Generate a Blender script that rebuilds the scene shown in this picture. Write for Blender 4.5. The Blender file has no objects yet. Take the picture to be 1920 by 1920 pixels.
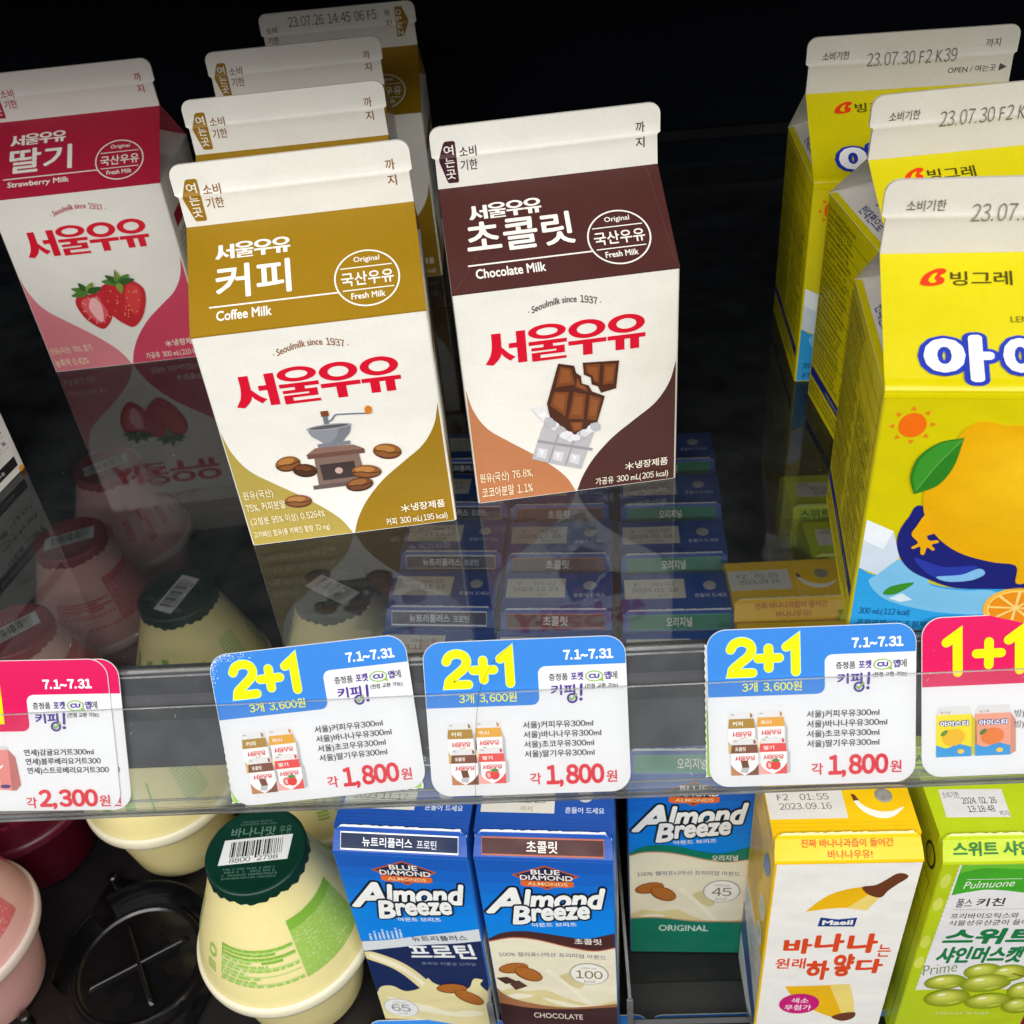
import bpy, math, random
from mathutils import Vector, Matrix

S = bpy.context.scene
COL = S.collection
random.seed(7)
R = math.radians
MM = 0.001

# ------------------------------------------------------------------ camera
cam_d = bpy.data.cameras.new('camera')
cam = bpy.data.objects.new('camera', cam_d)
COL.objects.link(cam)
cam.matrix_world = (Matrix.Translation((0.00933621, -0.21307313, 0.21382645)) @ Matrix.Rotation(R(4.34367), 4, 'Z')
                    @ Matrix.Rotation(R(90 - 37.34250), 4, 'X') @ Matrix.Rotation(R(-5.81512), 4, 'Z'))
cam_d.sensor_width = 36
cam_d.lens = 36 * 1920.33 / 1920
cam_d.clip_start = 0.01
cam_d.clip_end = 20
cam_d.dof.use_dof = True
cam_d.dof.focus_distance = 0.335
cam_d.dof.aperture_fstop = 27
S.camera = cam

# ------------------------------------------------------------------ world and lamps
world = bpy.data.worlds.new('World')
S.world = world
world.use_nodes = True
bg = world.node_tree.nodes['Background']
bg.inputs['Color'].default_value = (0.8, 0.9, 1.0, 1)
bg.inputs['Strength'].default_value = 0.03


def lamp(name, loc, target, sx, sy, power, col):
    d = bpy.data.lights.new(name, 'AREA')
    d.shape = 'RECTANGLE'
    d.size, d.size_y, d.energy, d.color = sx, sy, power, col
    o = bpy.data.objects.new(name, d)
    COL.objects.link(o)
    o.location = loc
    o.rotation_euler = (Vector(target) - Vector(loc)).to_track_quat('-Z', 'Y').to_euler()
    return o


lamp('ceiling_lamp', (0.10, -0.74, 1.12), (0, 0.08, 0.0), 3.6, 0.30, 11.0, (1.0, 0.985, 0.955))
lamp('ceiling_lamp', (0.05, -1.15, 1.05), (0, 0.08, 0.0), 4.4, 0.40, 48.0, (1.0, 0.985, 0.955))
lamp('ceiling_lamp', (0.00, -2.30, 1.25), (0, 0.08, 0.0), 4.4, 0.60, 25.0, (1.0, 0.985, 0.955))
# added fill light under the glass shelf's front edge, brightening the products below
lamp('added_fill_light', (-0.04, 0.010, -0.010), (-0.04, 0.16, -0.13), 0.9, 0.006, 0.17, (1.0, 0.985, 0.955))
S.view_settings.view_transform = 'Standard'
S.view_settings.look = 'None'
S.view_settings.gamma = 1
S.view_settings.exposure = -0.04
S.render.engine = 'CYCLES'
S.cycles.max_bounces = 12
S.cycles.transparent_max_bounces = 24
S.cycles.use_denoising = True


# ------------------------------------------------------------------ materials
def lin(h):
    h = h.lstrip('#')
    out = []
    for i in (0, 2, 4):
        c = int(h[i:i + 2], 16) / 255
        out.append(c / 12.92 if c <= 0.04045 else ((c + 0.055) / 1.055) ** 2.4)
    return out


_mats = {}


def ink(h, rough=0.42, var=0.06, bump=0.06, scale=700.0, spec=0.4, coat=0.0, sss=0.0):
    key = (h, rough, var, bump, scale, spec, coat, sss)
    if key in _mats:
        return _mats[key]
    m = bpy.data.materials.new('surface_' + h.lstrip('#'))
    m.use_nodes = True
    nt = m.node_tree
    p = nt.nodes['Principled BSDF']
    c = lin(h)
    tc = nt.nodes.new('ShaderNodeTexCoord')
    nz = nt.nodes.new('ShaderNodeTexNoise')
    nz.inputs['Scale'].default_value = scale
    nz.inputs['Detail'].default_value = 3
    nt.links.new(tc.outputs['Object'], nz.inputs['Vector'])
    nz2 = nt.nodes.new('ShaderNodeTexNoise')
    nz2.inputs['Scale'].default_value = scale * 0.06
    nz2.inputs['Detail'].default_value = 2
    nt.links.new(tc.outputs['Object'], nz2.inputs['Vector'])
    av = nt.nodes.new('ShaderNodeMath')
    av.operation = 'ADD'
    nt.links.new(nz.outputs['Fac'], av.inputs[0])
    nt.links.new(nz2.outputs['Fac'], av.inputs[1])
    mr = nt.nodes.new('ShaderNodeMapRange')
    mr.inputs['From Min'].default_value = 0.6
    mr.inputs['From Max'].default_value = 1.4
    mr.inputs['To Min'].default_value = 1 - var
    mr.inputs['To Max'].default_value = 1 + var * 0.4
    nt.links.new(av.outputs[0], mr.inputs['Value'])
    vm = nt.nodes.new('ShaderNodeVectorMath')
    vm.operation = 'SCALE'
    vm.inputs[0].default_value = c
    nt.links.new(mr.outputs['Result'], vm.inputs['Scale'])
    nt.links.new(vm.outputs['Vector'], p.inputs['Base Color'])
    p.inputs['Roughness'].default_value = rough
    p.inputs['Specular IOR Level'].default_value = spec
    if coat:
        p.inputs['Coat Weight'].default_value = coat
        p.inputs['Coat Roughness'].default_value = 0.12
    if sss:
        p.inputs['Subsurface Weight'].default_value = sss
        p.inputs['Subsurface Radius'].default_value = (0.004, 0.003, 0.002)
        p.inputs['Subsurface Scale'].default_value = 1.0
    if bump:
        b = nt.nodes.new('ShaderNodeBump')
        b.inputs['Strength'].default_value = bump
        b.inputs['Distance'].default_value = 0.0004
        nt.links.new(nz.outputs['Fac'], b.inputs['Height'])
        nz3 = nt.nodes.new('ShaderNodeTexNoise')
        nz3.inputs['Scale'].default_value = 38
        nz3.inputs['Detail'].default_value = 2
        nt.links.new(tc.outputs['Object'], nz3.inputs['Vector'])
        b2 = nt.nodes.new('ShaderNodeBump')
        b2.inputs['Strength'].default_value = 0.0 if sss else 0.36
        b2.inputs['Distance'].default_value = 0.0045
        nt.links.new(nz3.outputs['Fac'], b2.inputs['Height'])
        nt.links.new(b2.outputs['Normal'], b.inputs['Normal'])
        nt.links.new(b.outputs['Normal'], p.inputs['Normal'])
    _mats[key] = m
    return m


def clear_mat(name, tint, ior, rough=0.02, haze=0.0, hazecol=(0.8, 0.82, 0.82)):
    if name in _mats:
        return _mats[name]
    m = bpy.data.materials.new(name)
    m.use_nodes = True
    nt = m.node_tree
    nt.nodes.remove(nt.nodes['Principled BSDF'])
    out = nt.nodes['Material Output']
    t = nt.nodes.new('ShaderNodeBsdfTransparent')
    t.inputs['Color'].default_value = (*tint, 1)
    g = nt.nodes.new('ShaderNodeBsdfGlossy')
    g.inputs['Roughness'].default_value = rough
    f = nt.nodes.new('ShaderNodeFresnel')
    f.inputs['IOR'].default_value = ior
    mx = nt.nodes.new('ShaderNodeMixShader')
    src = t
    if haze:
        d = nt.nodes.new('ShaderNodeBsdfDiffuse')
        d.inputs['Color'].default_value = (*hazecol, 1)
        tc = nt.nodes.new('ShaderNodeTexCoord')
        nz = nt.nodes.new('ShaderNodeTexNoise')
        nz.inputs['Scale'].default_value = 60
        nz.inputs['Detail'].default_value = 6
        nt.links.new(tc.outputs['Object'], nz.inputs['Vector'])
        mr = nt.nodes.new('ShaderNodeMapRange')
        mr.inputs['From Min'].default_value = 0.3
        mr.inputs['From Max'].default_value = 0.75
        mr.inputs['To Min'].default_value = haze * 0.5
        mr.inputs['To Max'].default_value = haze * 1.5
        nt.links.new(nz.outputs['Fac'], mr.inputs['Value'])
        h = nt.nodes.new('ShaderNodeMixShader')
        nt.links.new(mr.outputs['Result'], h.inputs[0])
        nt.links.new(t.outputs[0], h.inputs[1])
        nt.links.new(d.outputs[0], h.inputs[2])
        src = h
    nt.links.new(f.outputs[0], mx.inputs[0])
    nt.links.new(src.outputs[0], mx.inputs[1])
    nt.links.new(g.outputs[0], mx.inputs[2])
    nt.links.new(mx.outputs[0], out.inputs['Surface'])
    _mats[name] = m
    return m


# ------------------------------------------------------------------ mesh builder
LS = 0.05  # millimetres between printed layers


class MB:
    def __init__(s):
        s.v, s.f, s.m, s.sm, s.mats = [], [], [], [], []

    def mi(s, mat):
        if mat not in s.mats:
            s.mats.append(mat)
        return s.mats.index(mat)

    def face(s, pts, mat, smooth=False):
        k = len(s.v)
        s.v += [tuple(p) for p in pts]
        s.f.append(tuple(range(k, k + len(pts))))
        s.m.append(s.mi(mat))
        s.sm.append(smooth)

    def mesh(s, verts, faces, mat, smooth=False):
        k = len(s.v)
        s.v += [tuple(p) for p in verts]
        i = s.mi(mat)
        for f in faces:
            s.f.append(tuple(k + a for a in f))
            s.m.append(i)
            s.sm.append(smooth)

    def box(s, a, b, mat):
        (x0, y0, z0), (x1, y1, z1) = a, b
        v = [(x0, y0, z0), (x1, y0, z0), (x1, y1, z0), (x0, y1, z0), (x0, y0, z1), (x1, y0, z1), (x1, y1, z1), (x0, y1, z1)]
        s.mesh(v, [(0, 3, 2, 1), (4, 5, 6, 7), (0, 1, 5, 4), (1, 2, 6, 5), (2, 3, 7, 6), (3, 0, 4, 7)], mat)

    def prism(s, pts, z0, z1, mat, smooth_sides=False):
        n = len(pts)
        v = [(x, y, z0) for x, y in pts] + [(x, y, z1) for x, y in pts]
        s.mesh(v, [tuple(range(n - 1, -1, -1)), tuple(range(n, 2 * n))], mat)
        s.mesh(v, [(i, (i + 1) % n, n + (i + 1) % n, n + i) for i in range(n)], mat, smooth_sides)

    def lathe(s, prof, n, c=(0, 0), close=True, a0=0.0, a1=2 * math.pi):
        full = abs(a1 - a0 - 2 * math.pi) < 1e-6
        cols = n if full else n + 1
        for i in range(len(prof) - 1):
            (r0, z0), (r1, z1) = prof[i][:2], prof[i + 1][:2]
            mat = prof[i][2]
            v, f = [], []
            for k in range(cols):
                a = a0 + (a1 - a0) * k / n
                v.append((c[0] + r0 * math.sin(a), c[1] - r0 * math.cos(a), z0))
                v.append((c[0] + r1 * math.sin(a), c[1] - r1 * math.cos(a), z1))
            for k in range(n):
                b = (k + 1) % cols
                f.append((2 * k, 2 * b, 2 * b + 1, 2 * k + 1))
            s.mesh(v, f, mat, True)

    def build(s, name, parent=None, merge=False):
        me = bpy.data.meshes.new(name)
        me.from_pydata(s.v, [], s.f)
        for m in s.mats:
            me.materials.append(m)
        me.polygons.foreach_set('material_index', s.m)
        me.polygons.foreach_set('use_smooth', s.sm)
        me.update()
        if merge:
            import bmesh
            bm = bmesh.new()
            bm.from_mesh(me)
            bmesh.ops.remove_doubles(bm, verts=bm.verts, dist=2e-6)
            bm.to_mesh(me)
            bm.free()
        o = bpy.data.objects.new(name, me)
        COL.objects.link(o)
        if parent:
            o.parent = parent
        return o


class Fr:
    """a printed plane: origin o (metres), axes u and v, art in millimetres"""
    def __init__(s, o, u, v, disp=None):
        s.o, s.u, s.v = Vector(o), Vector(u).normalized(), Vector(v).normalized()
        s.n = s.u.cross(s.v)
        s.disp = disp

    def __call__(s, x, y, l):
        d = l * LS + (s.disp(x, y) if s.disp else 0)
        return s.o + s.u * (x * MM) + s.v * (y * MM) + s.n * (d * MM)


_glyph = {}


def glyphs(txt, off):
    key = (txt, round(off, 4))
    if key in _glyph:
        return _glyph[key]
    c = bpy.data.curves.new('lettering', 'FONT')
    fw = [ch.isdigit() for ch in txt]
    c.body = ''.join(chr(0xFF10 + int(ch)) if ch.isdigit() else ch for ch in txt)
    for i in range(len(txt)):
        k = (0.13 if txt[i] in ',.' and i and fw[i - 1] else 0) + (0.205 if fw[i] else 0) + (0.205 if i + 1 < len(txt) and fw[i + 1] else 0)
        c.body_format[i].kerning = -k / 0.025
    c.resolution_u = 3
    c.offset = off
    o = bpy.data.objects.new('lettering', c)
    COL.objects.link(o)
    dg = bpy.context.evaluated_depsgraph_get()
    dg.update()
    me = bpy.data.meshes.new_from_object(o.evaluated_get(dg))
    v = [(p.co.x, p.co.y) for p in me.vertices]
    f = [tuple(q.vertices) for q in me.polygons]
    bpy.data.objects.remove(o)
    bpy.data.curves.remove(c)
    bpy.data.meshes.remove(me)
    par = list(range(len(v)))

    def find(a):
        while par[a] != a:
            par[a] = par[par[a]]
            a = par[a]
        return a
    for q in f:
        for b in q[1:]:
            ra, rb = find(q[0]), find(b)
            if ra != rb:
                par[ra] = rb
    ids = {}
    jit = [ids.setdefault(find(i), len(ids)) % 4 for i in range(len(v))]
    _glyph[key] = (v, f, jit)
    return _glyph[key]


def spline(pts, n=8, closed=False):
    out = []
    N = len(pts)
    rng = range(N) if closed else range(N - 1)
    for i in rng:
        if closed:
            p0, p1, p2, p3 = pts[i - 1], pts[i], pts[(i + 1) % N], pts[(i + 2) % N]
        else:
            p1, p2 = pts[i], pts[i + 1]
            p0 = pts[i - 1] if i else (2 * p1[0] - p2[0], 2 * p1[1] - p2[1])
            p3 = pts[i + 2] if i + 2 < N else (2 * p2[0] - p1[0], 2 * p2[1] - p1[1])
        for k in range(n):
            t = k / n
            out.append(tuple(0.5 * (2 * b + (c - a) * t + (2 * a - 5 * b + 4 * c - d) * t * t + (3 * b - a - 3 * c + d) * t ** 3)
                             for a, b, c, d in zip(p0, p1, p2, p3)))
    if not closed:
        out.append(pts[-1])
    return out


class Art:
    def __init__(s, mb, fr, base=1, rough=0.42, **kw):
        s.mb, s.fr, s.b, s.rough, s.kw = mb, fr, base, rough, kw

    def mat(s, c):
        return ink(c, s.rough, **s.kw) if isinstance(c, str) else c

    def poly(s, pts, c, l=0):
        a = sum(pts[i - 1][0] * pts[i][1] - pts[i][0] * pts[i - 1][1] for i in range(len(pts)))
        if a < 0:
            pts = pts[::-1]
        s.mb.face([s.fr(x, y, s.b + l) for x, y in pts], s.mat(c))

    def bands(s, pts, ys, c, l=0):
        """the polygon cut at heights ys, so that it follows a creased sheet"""
        ys = [-1e6] + list(ys) + [1e6]
        for lo, hi in zip(ys, ys[1:]):
            q = pts
            for lim, sg in ((lo, 1), (hi, -1)):
                out = []
                for i in range(len(q)):
                    a, b = q[i - 1], q[i]
                    ia, ib = (a[1] - lim) * sg >= 0, (b[1] - lim) * sg >= 0
                    if ia != ib:
                        t = (lim - a[1]) / (b[1] - a[1])
                        out.append((a[0] + (b[0] - a[0]) * t, lim))
                    if ib:
                        out.append(b)
                q = out
            if len(q) > 2:
                s.poly(q, c, l)

    def rect(s, x0, y0, x1, y1, c, l=0):
        s.poly([(x0, y0), (x1, y0), (x1, y1), (x0, y1)], c, l)

    def rrect(s, x0, y0, x1, y1, r, c, l=0, corners=(1, 1, 1, 1)):
        pts = []
        for k, (cx, cy, a) in enumerate(((x0 + r, y0 + r, 180), (x1 - r, y0 + r, 270), (x1 - r, y1 - r, 0), (x0 + r, y1 - r, 90))):
            if corners[k]:
                pts += [(cx + r * math.cos(R(a + t * 15)), cy + r * math.sin(R(a + t * 15))) for t in range(7)]
            else:
                pts.append(((x0, y0), (x1, y0), (x1, y1), (x0, y1))[k])
        s.poly(pts, c, l)

    def ell(s, cx, cy, rx, ry, c, l=0, rot=0, n=36):
        ca, sa = math.cos(R(rot)), math.sin(R(rot))
        pts = []
        for k in range(n):
            a = 2 * math.pi * k / n
            x, y = rx * math.cos(a), ry * math.sin(a)
            pts.append((cx + x * ca - y * sa, cy + x * sa + y * ca))
        s.poly(pts, c, l)

    def ring(s, cx, cy, rx, ry, ix, iy, c, l=0, n=44, rot=0):
        ca, sa = math.cos(R(rot)), math.sin(R(rot))

        def P(rx, ry, k):
            a = 2 * math.pi * k / n
            x, y = rx * math.cos(a), ry * math.sin(a)
            return (cx + x * ca - y * sa, cy + x * sa + y * ca)
        for k in range(n):
            s.poly([P(ix, iy, k), P(rx, ry, k), P(rx, ry, k + 1), P(ix, iy, k + 1)], c, l)

    def stroke(s, pts, w, c, l=0, caps=True):
        n = len(pts)
        h = w / 2
        L, Rr = [], []
        for i, p in enumerate(pts):
            a = pts[max(i - 1, 0)]
            b = pts[min(i + 1, n - 1)]
            d1 = (p[0] - a[0], p[1] - a[1]) if i else (b[0] - p[0], b[1] - p[1])
            d2 = (b[0] - p[0], b[1] - p[1]) if i < n - 1 else d1
            l1 = math.hypot(*d1) or 1
            l2 = math.hypot(*d2) or 1
            n1 = (-d1[1] / l1, d1[0] / l1)
            n2 = (-d2[1] / l2, d2[0] / l2)
            m = (n1[0] + n2[0], n1[1] + n2[1])
            ml = m[0] ** 2 + m[1] ** 2
            k = 2 / ml if ml > 0.35 else 2 / 0.35
            L.append((p[0] + m[0] * k * h, p[1] + m[1] * k * h))
            Rr.append((p[0] - m[0] * k * h, p[1] - m[1] * k * h))
        out = list(L)
        if caps:
            a0 = math.atan2(L[-1][1] - pts[-1][1], L[-1][0] - pts[-1][0])
            out += [(pts[-1][0] + h * math.cos(a0 - math.pi * t / 8), pts[-1][1] + h * math.sin(a0 - math.pi * t / 8)) for t in range(1, 8)]
        out += Rr[::-1]
        if caps:
            a0 = math.atan2(Rr[0][1] - pts[0][1], Rr[0][0] - pts[0][0])
            out += [(pts[0][0] + h * math.cos(a0 - math.pi * t / 8), pts[0][1] + h * math.sin(a0 - math.pi * t / 8)) for t in range(1, 8)]
        s.poly(out, c, l)

    def text(s, txt, x0, y0, x1, y1, c, l=0, off=0.0, outline=(), shear=0.0, warp=None):
        """glyph box of txt fills x0,y0 - x1,y1; outline = [(offset, colour, layer)]"""
        thin = off <= 0.012
        v, f, j = glyphs(txt, off if thin else 0.0)
        g = 0 if thin else off
        vs = [(a + shear * b, b) for a, b in v]
        ax, bx = min(p[0] for p in vs) - g, max(p[0] for p in vs) + g
        ay, by = min(p[1] for p in vs) - g, max(p[1] for p in vs) + g
        kx, ky = (x1 - x0) / (bx - ax), (y1 - y0) / (by - ay)
        for o, cc, ll in list(outline) + [(off, c, l)]:
            # heavier weights: the thin glyph thickened by shifted copies
            if o <= 0.012:
                shifts = [(0.0, 0.0)]
            else:
                m = max(1, math.ceil(o / 0.055))
                shifts = []
                for q in range(1, m + 1):
                    n = (6 if o < 0.03 else 10) if q < m or m == 1 else (18 if o < 0.1 else 30)
                    shifts += [(o * q / m * math.cos(2 * math.pi * (t + 0.25) / n), o * q / m * math.sin(2 * math.pi * (t + 0.25) / n)) for t in range(n)]
            for si, (sx, sy) in enumerate(shifts):
                out = []
                for (a, b), q in zip(v, j):
                    x, y = x0 + (a + sx + shear * b - ax) * kx, y0 + (b + sy - ay) * ky
                    if warp:
                        x, y = warp(x, y)
                    out.append(s.fr(x, y, s.b + ll + (0.18 * q if len(shifts) == 1 else 0.02 * si + 0.005 * q)))
                s.mb.mesh(out, f, s.mat(cc))

    def line(s, txt, p0, p1, h, c, l=0, off=0.0, outline=(), shear=0.0, arc=0.0):
        """text on the baseline p0-p1, glyph height h, optionally bulging upward by arc"""
        dx, dy = p1[0] - p0[0], p1[1] - p0[1]
        w = math.hypot(dx, dy)
        ca, sa = dx / w, dy / w

        def wp(x, y):
            t = x / w * 2 - 1
            y2 = y + arc * (1 - t * t)
            return (p0[0] + x * ca - y2 * sa, p0[1] + x * sa + y2 * ca)
        s.text(txt, 0, 0, w, h, c, l, off, outline, shear, wp)

    def fine(s, x0, y0, x1, y1, lh, c, l=0, fill=0.9, rnd=None):
        """rows of tiny marks standing for print too small to read"""
        rnd = rnd or random
        y = y1 - lh
        while y >= y0 - 1e-6:
            x = x0
            xe = x1 - (x1 - x0) * rnd.random() * 0.25
            g = lh * 0.72
            while x + g <= xe:
                if rnd.random() < fill:
                    a = rnd.random()
                    s.rect(x, y, x + g * 0.16, y + g, c, l)
                    s.rect(x + g * 0.24, y + g * (0.1 + 0.5 * a), x + g * 0.82, y + g * (0.28 + 0.5 * a), c, l)
                    if a > 0.4:
                        s.rect(x + g * 0.3, y, x + g * 0.8, y + g * 0.15, c, l)
                    x += g * 1.08
                else:
                    x += g * 0.7
            y -= lh


def tag(o, label=None, cat=None, group=None, kind=None):
    if label:
        o['label'] = label
    if cat:
        o['category'] = cat
    if group:
        o['group'] = group
    if kind:
        o['kind'] = kind
    return o


def empty(name, loc=(0, 0, 0), rz=0.0):
    o = bpy.data.objects.new(name, None)
    COL.objects.link(o)
    o.empty_display_size = 0.01
    o.location = loc
    o.rotation_euler = (0, 0, rz)
    return o


def copy_tree(o, parent=None):
    c = o.copy()
    COL.objects.link(c)
    if parent:
        c.parent = parent
    for ch in list(o.children):
        copy_tree(ch, c)
    return c


def place(o, x, y, z, deg):
    o.location = (x, y, z)
    o.rotation_euler = (0, 0, R(deg))
    return o


# ------------------------------------------------------------------ the cooler itself
BLACK = ink('#0A0F18', 0.7, 0.2, 0.1, 200, 0.08)
mb = MB()
mb.box((-0.9, 0.40, -0.30), (0.9, 0.42, 0.30), BLACK)
for zz in (0.014, 0.118, 0.150, -0.09):
    mb.box((-0.9, 0.3965, zz), (0.9, 0.3995, zz + 0.006), ink('#0A0C12', 0.5, 0.2, 0.1, 200, 0.2))
tag(mb.build('wall'), kind='structure')
mb = MB()
mb.box((-0.9, -0.05, 0.262), (0.9, 0.42, 0.285), BLACK)  # unseen upper shelf, put in to shade the back rows
tag(mb.build('unseen_upper_shelf'), kind='structure')
mb = MB()
mb.box((-0.9, -0.012, -0.235), (0.9, 0.42, -0.2178), ink('#1D1B1D', 0.32, 0.2, 0.15, 150))
tag(mb.build('floor'), kind='structure')

GLASS = clear_mat('shelf_glass', (0.90, 0.93, 0.94), 1.62, 0.035, 0.022, (0.62, 0.68, 0.72))
mb = MB()
mb.box((-0.6, 0.0, -0.006), (0.6, 0.395, 0.0), GLASS)
# only the upper face mirrors: the pane is built as one thin sheet plus its polished front edge
mb = MB()
mb.mesh([(-0.6, 0.0, 0), (0.6, 0.0, 0), (0.6, 0.395, 0), (-0.6, 0.395, 0)], [(0, 1, 2, 3)], GLASS)
shelf = empty('glass_shelf')
tag(shelf, 'clear reflective glass shelf under the milk cartons', 'shelf')
mb.build('pane', shelf)
mb = MB()
mb.box((-0.6, -0.0015, -0.0062), (0.6, 0.0, -0.0002), ink('#22282B', 0.2, 0.1, 0))
mb.box((-0.6, -0.0012, -0.0002), (0.6, 0.0004, 0.0004), ink('#3A4043', 0.25, 0.1, 0))
mb.build('front_edge', shelf)

# specks of dust and fibre lying on the glass
mb = MB()
dustm = ink('#B9B6AE', 0.7, 0.1, 0)
rd = random.Random(11)
for k in range(150):
    x, y = rd.uniform(-0.25, 0.16), rd.uniform(0.004, 0.14)
    a, ln, w = rd.uniform(0, 6.28), rd.choice((0.0002, 0.0003, 0.0004, 0.0007, 0.0011)), rd.uniform(0.00006, 0.00014)
    dx, dy = math.cos(a), math.sin(a)
    mb.mesh([(x, y, 0.0001), (x + dx * ln, y + dy * ln, 0.00025), (x + dx * ln - dy * w, y + dy * ln + dx * w, 0.00025), (x - dy * w, y + dx * w, 0.0001)], [(0, 1, 2, 3)], dustm)
tag(mb.build('dust'), kind='stuff')

# ------------------------------------------------------------------ gable top milk cartons
W, H, RZ, INS, FH = 70.0, 79.37, 21.43, 31.47, 18.8
D = 2 * INS
SL = math.hypot(RZ, INS)
PAPER = '#E9E6DE'


def carton_body(mb, side, edge=PAPER, r=0.9):
    """box with softly rounded upright edges, local origin at the front bottom centre"""
    hw = W / 2
    pts = []
    for cx, cy, a in ((hw - r, r, -90), (hw - r, D - r, 0), (-hw + r, D - r, 90), (-hw + r, r, 180)):
        pts += [((cx + r * math.cos(R(a + t * 30))) * MM, (cy + r * math.sin(R(a + t * 30))) * MM) for t in range(4)]
    mb.prism(pts, 0.0003, H * MM, ink(edge), True)


FK = (8.4, 8.9, 9.4, 10.0, 10.6)
FIN_ROWS = ((-9, 0.1), (8.4, 0.1), (8.9, 0.24), (9.4, 0.32), (10.0, 0.12), (10.6, -0.05), (30, -0.05))


def fin_disp(x, y):
    for (y0, d0), (y1, d1) in zip(FIN_ROWS, FIN_ROWS[1:]):
        if y <= y1:
            return d0 + (d1 - d0) * (y - y0) / (y1 - y0)
    return FIN_ROWS[-1][1]


def carton_fin(mb, col=PAPER):
    fr = Fr((0, INS * MM, (H + RZ) * MM), (1, 0, 0), (0, 0, 1), fin_disp)
    rows = [0, 3, 6, 8.4, 8.9, 9.4, 10.0, 10.6, 13, 15.4, 16.4, 17.3, 18.0, 18.5, 18.8]

    def hw(y):
        if y < 9.6:
            return 34.9 - 0.02 * y
        if y <= 15.4:
            return 35.7
        t = min(1, (y - 15.4) / 3.4)
        return 35.7 - 3.4 * (1 - math.sqrt(max(0, 1 - t * t)))
    m = ink(col)
    xs = [-1, -0.96, -0.5, 0, 0.5, 0.96, 1]
    v, f = [], []
    nb = len(xs)
    for y in rows:
        for t in xs:
            v.append(fr(t * hw(y), y, 0))
    for i in range(len(rows) - 1):
        for k in range(nb - 1):
            a = i * nb + k
            f.append((a, a + 1, a + nb + 1, a + nb))
    mb.mesh(v, f, m, True)
    v2 = [p + Vector((0, 0.0011, 0)) for p in v]
    mb.mesh(v2, [q[::-1] for q in f], m, True)
    e = []
    for i in range(len(rows) - 1):
        for a, b in ((i * nb, (i + 1) * nb), ((i + 1) * nb + nb - 1, i * nb + nb - 1)):
            e.append((a, b, b + len(v), a + len(v)))
    t0 = (len(rows) - 1) * nb
    for k in range(nb - 1):
        e.append((t0 + k, t0 + k + 1, t0 + k + 1 + len(v), t0 + k + len(v)))
    mb.mesh(v + v2, e, m)
    return fr


def carton_roof(mb, front, back, gusset, wing, bulge=0.0):
    hw = W / 2
    f0, f1 = Vector((-hw, 0, H)) * MM, Vector((hw, 0, H)) * MM
    b0, b1 = Vector((-hw, D, H)) * MM, Vector((hw, D, H)) * MM
    t0, t1 = Vector((-hw + 0.1, INS, H + RZ)) * MM, Vector((hw - 0.1, INS, H + RZ)) * MM
    mb.mesh([f0, f1, t1, t0], [(0, 1, 2, 3)], ink(front))
    off = Vector((0, 0.0012, 0))
    mb.mesh([b1, b0, t0 + off, t1 + off], [(0, 1, 2, 3)], ink(back))
    for sgn, F, B, T in ((-1, f0, b0, t0), (1, f1, b1, t1)):
        ap = Vector((sgn * (hw - 29.5), INS, H + RZ - 1.5)) * MM
        q = [F, B, ap]
        mb.mesh(q if sgn > 0 else q[::-1], [(0, 1, 2)], ink(gusset))
        mb.mesh([F, T, ap], [(0, 1, 2)], ink(wing))
        mb.mesh([B, T + off, ap], [(0, 1, 2)], ink(wing))
    # folded paper showing along the shoulder
    mb.box((-hw * MM, -0.00008, (H - 0.25) * MM), (hw * MM, 0.0004, (H + 0.12) * MM), ink(front))


def side_frames():
    return (Fr((-W / 2 * MM, D * MM, 0), (0, -1, 0), (0, 0, 1)), Fr((W / 2 * MM, 0, 0), (0, 1, 0), (0, 0, 1)))


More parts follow.
